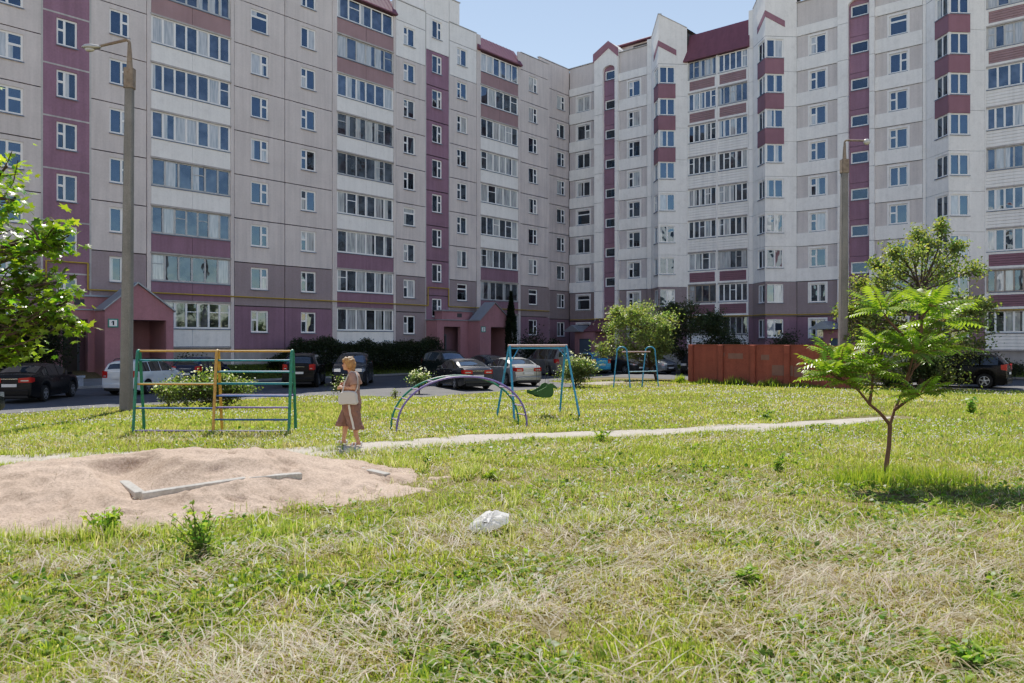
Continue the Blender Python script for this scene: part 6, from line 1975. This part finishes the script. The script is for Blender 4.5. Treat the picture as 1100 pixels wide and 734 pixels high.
# straw flecks and stray sprigs on the sand
n = 6000; x = rng.uniform(-10.5, 0, n); y = rng.uniform(7, 14, n); hh = sand_h(x, y); k = (hh > .0) & ((hh < .10) | (rng.uniform(size=n) < .22)); x, y, hh = x[k], y[k], hh[k]; n = len(x)
g11 = link('straw', blades('sand_straw', np.stack([x, y], 1), rng.uniform(.03, .12, n), rng.uniform(.003, .006, n), rng.uniform(1.2, 1.6, n), colmix(n, (.22, .17, .10), (.62, .54, .38), rng.uniform(0, 1, n)), M['straw'], z0=hh+.008)); tag(g11, 'straw flecks lying on the sand', 'straw', kind='stuff')
n = 9000; x = rng.uniform(-10.8, .3, n); y = rng.uniform(7, 14, n); hh = sand_h(x, y); k = (hh > -.03) & (hh < .13*vnoise(x, y, .5, 66)) ; x, y, hh = x[k], y[k], hh[k]; n = len(x)
g12 = link('grass', blades('sand_sprigs', np.stack([x, y], 1), rng.uniform(.04, .14, n), rng.uniform(.005, .009, n), rng.uniform(.1, 1.1, n), colmix(n, G1, ST, rng.uniform(0, 1, n)**2), M['grass'], z0=np.maximum(hh, 0))); tag(g12, 'grass sprigs growing into the sand edge', 'grass', kind='stuff')
# a few long loose stalks on the cut lawn
n = 1500; xy = scatter(n, 3.8, 12)
me = blades('stalks', xy, rng.uniform(.25, .6, n), rng.uniform(.004, .007, n), rng.uniform(1.3, 1.6, n), colmix(n, (.5, .42, .25), (.72, .64, .46), rng.uniform(0, 1, n)), M['straw'], z0=rng.uniform(.01, .06, n), curl=.15)
g10 = link('grass', me); tag(g10, 'long dry stalks strewn over the cut grass', 'grass', kind='stuff')
# verge grass by the buildings
n = 60000
a = rng.uniform(10, 59, n); b = rng.uniform(-46.2, -41.95, n); k = ~(((a > 14.8) & (a < 22.8) | (a > 40.4) & (a < 51.7)) & (b > -44.2) | ((a > 15.6) & (a < 21.8) & (b < -43.8)) | ((a > 41) & (a < 51) & (b < -43.8)))
a, b = a[k], b[k]; a2 = rng.uniform(57.8, 62.9, n//2); b2 = rng.uniform(-46, 20, n//2); a = np.concatenate([a, a2]); b = np.concatenate([b, b2]); n = len(a)
xy = np.stack([a*UL[0]+b*UR[0], a*UL[1]+b*UR[1]], 1)
me = blades('verge', xy, rng.uniform(.08, .2, n), rng.uniform(.03, .06, n), rng.uniform(.05, .9, n), colmix(n, (.10, .15, .03), (.18, .23, .05), rng.uniform(0, 1, n)), M['grass'])
g7 = link('grass', me); tag(g7, 'grass verge between the pavement and the apartment blocks', 'grass', kind='stuff')
# shaggy rim of grass round the sand heap
n = 15000; an = rng.uniform(0, 2*math.pi, n*6); rr_ = rng.uniform(.75, 1.25, n*6)
x = SC[0]+np.cos(an)*5.2*rr_; y = SC[1]+np.sin(an)*3.2*rr_; hh = sand_h(x, y); k = (hh > -.12) & (hh < .03) & (vnoise(x, y, .55, 95)+.25*(y < SC[1]) > .55); x, y = x[k][:n], y[k][:n]; n = len(x)
me = blades('rim', np.stack([x, y], 1), rng.uniform(.07, .22, n), rng.uniform(.006, .011, n), rng.uniform(.05, .9, n), colmix(n, G1, ST, rng.uniform(0, 1, n)**2.5), M['grass'])
g8 = link('grass', me); tag(g8, 'longer grass fringing the sand heap', 'grass', kind='stuff')

# ================================================================== the sunlit block across the yard (unseen behind the viewpoint; added for warm bounce and window reflections)
ob = empty('apartment_building', (5, -27, 0)); tag(ob, 'pale sunlit apartment block across the yard, unseen, added for bounce light and window reflections', 'apartment block')
w_ = MB(); gl_ = MB(); cs_ = MB()
for c_ in range(24):
    for i in range(9):
        x0, z0 = -66+c_*5.5, -.3+i*3.05
        panel(w_, x0, x0+5.5, z0, z0+3.05, 1 if c_ % 6 == 2 else 0, (x0+1.7, x0+3.8, z0+1.1, z0+2.55))
        gl_.quad((x0+1.7, .1, z0+1.1), (x0+3.8, .1, z0+1.1), (x0+3.8, .1, z0+2.55), (x0+1.7, .1, z0+2.55), 0, random.random())
        cs_.box(x0+2.70, x0+2.80, .04, .12, z0+1.1, z0+2.55)
w_.box(-66, 66, .18, 12, -.4, 27.4, 0)
for nm, mb_, ms_ in (('wall', w_, [M['white'], M['porch']]), ('window', gl_, [M['panes']]), ('frame', cs_, [M['frame']])):
    o_ = mb_.build(nm, ms_, ob)
ob.rotation_euler = (0, 0, math.pi)
# ================================================================== LIGHT, SKY, CAMERA
SUN = Vector((-.15, .99, 0)).normalized(); EL = 53.0
sv = Vector((SUN.x*math.cos(R(EL)), SUN.y*math.cos(R(EL)), math.sin(R(EL))))
sd = bpy.data.lights.new('sun', 'SUN'); sd.energy = 5.0; sd.angle = R(.5); sd.color = (1.0, .93, .83)
so = bpy.data.objects.new('sun', sd); COL.objects.link(so); so.rotation_euler = (-sv).to_track_quat('-Z', 'Y').to_euler(); so.location = sv*120
w = bpy.data.worlds.new('World'); scene.world = w; w.use_nodes = True; nt = w.node_tree
bgn = nt.nodes['Background']; sk = nt.nodes.new('ShaderNodeTexSky'); sk.sky_type = 'NISHITA'; sk.sun_disc = False
sk.sun_elevation = R(EL); sk.sun_rotation = math.atan2(SUN.x, SUN.y); sk.air_density = 1.0; sk.dust_density = 0.0; sk.ozone_density = 1.0; sk.altitude = 200
wb = N(nt, 'ShaderNodeMix', data_type='RGBA', blend_type='MULTIPLY'); wb.inputs['Factor'].default_value = 1; wb.inputs['B'].default_value = (1.0, .90, .84, 1)
nt.links.new(sk.outputs[0], wb.inputs['A']); nt.links.new(wb.outputs['Result'], bgn.inputs[0]); bgn.inputs[1].default_value = .15

cd = bpy.data.cameras.new('camera'); co = bpy.data.objects.new('camera', cd); COL.objects.link(co); scene.camera = co
co.location = (0, 0, CAMZ); co.rotation_euler = (R(90), 0, 0)
cd.sensor_width = 36; cd.lens = 36*F/1100; cd.clip_end = 2000; cd.clip_start = .05; cd.dof.use_dof = True; cd.dof.focus_distance = 24; cd.dof.aperture_fstop = 3.5
scene.view_settings.view_transform = 'Standard'; scene.view_settings.look = 'None'; scene.view_settings.exposure = 0; scene.view_settings.gamma = 1
vs = scene.view_settings; vs.use_curve_mapping = True
cv = vs.curve_mapping.curves[3]
for p_ in ((.035, .042), (.16, .262), (.42, .56)): cv.points.new(*p_)
vs.curve_mapping.update()
scene.cycles.max_bounces = 6; scene.cycles.transparent_max_bounces = 4
scene.render.film_transparent = False
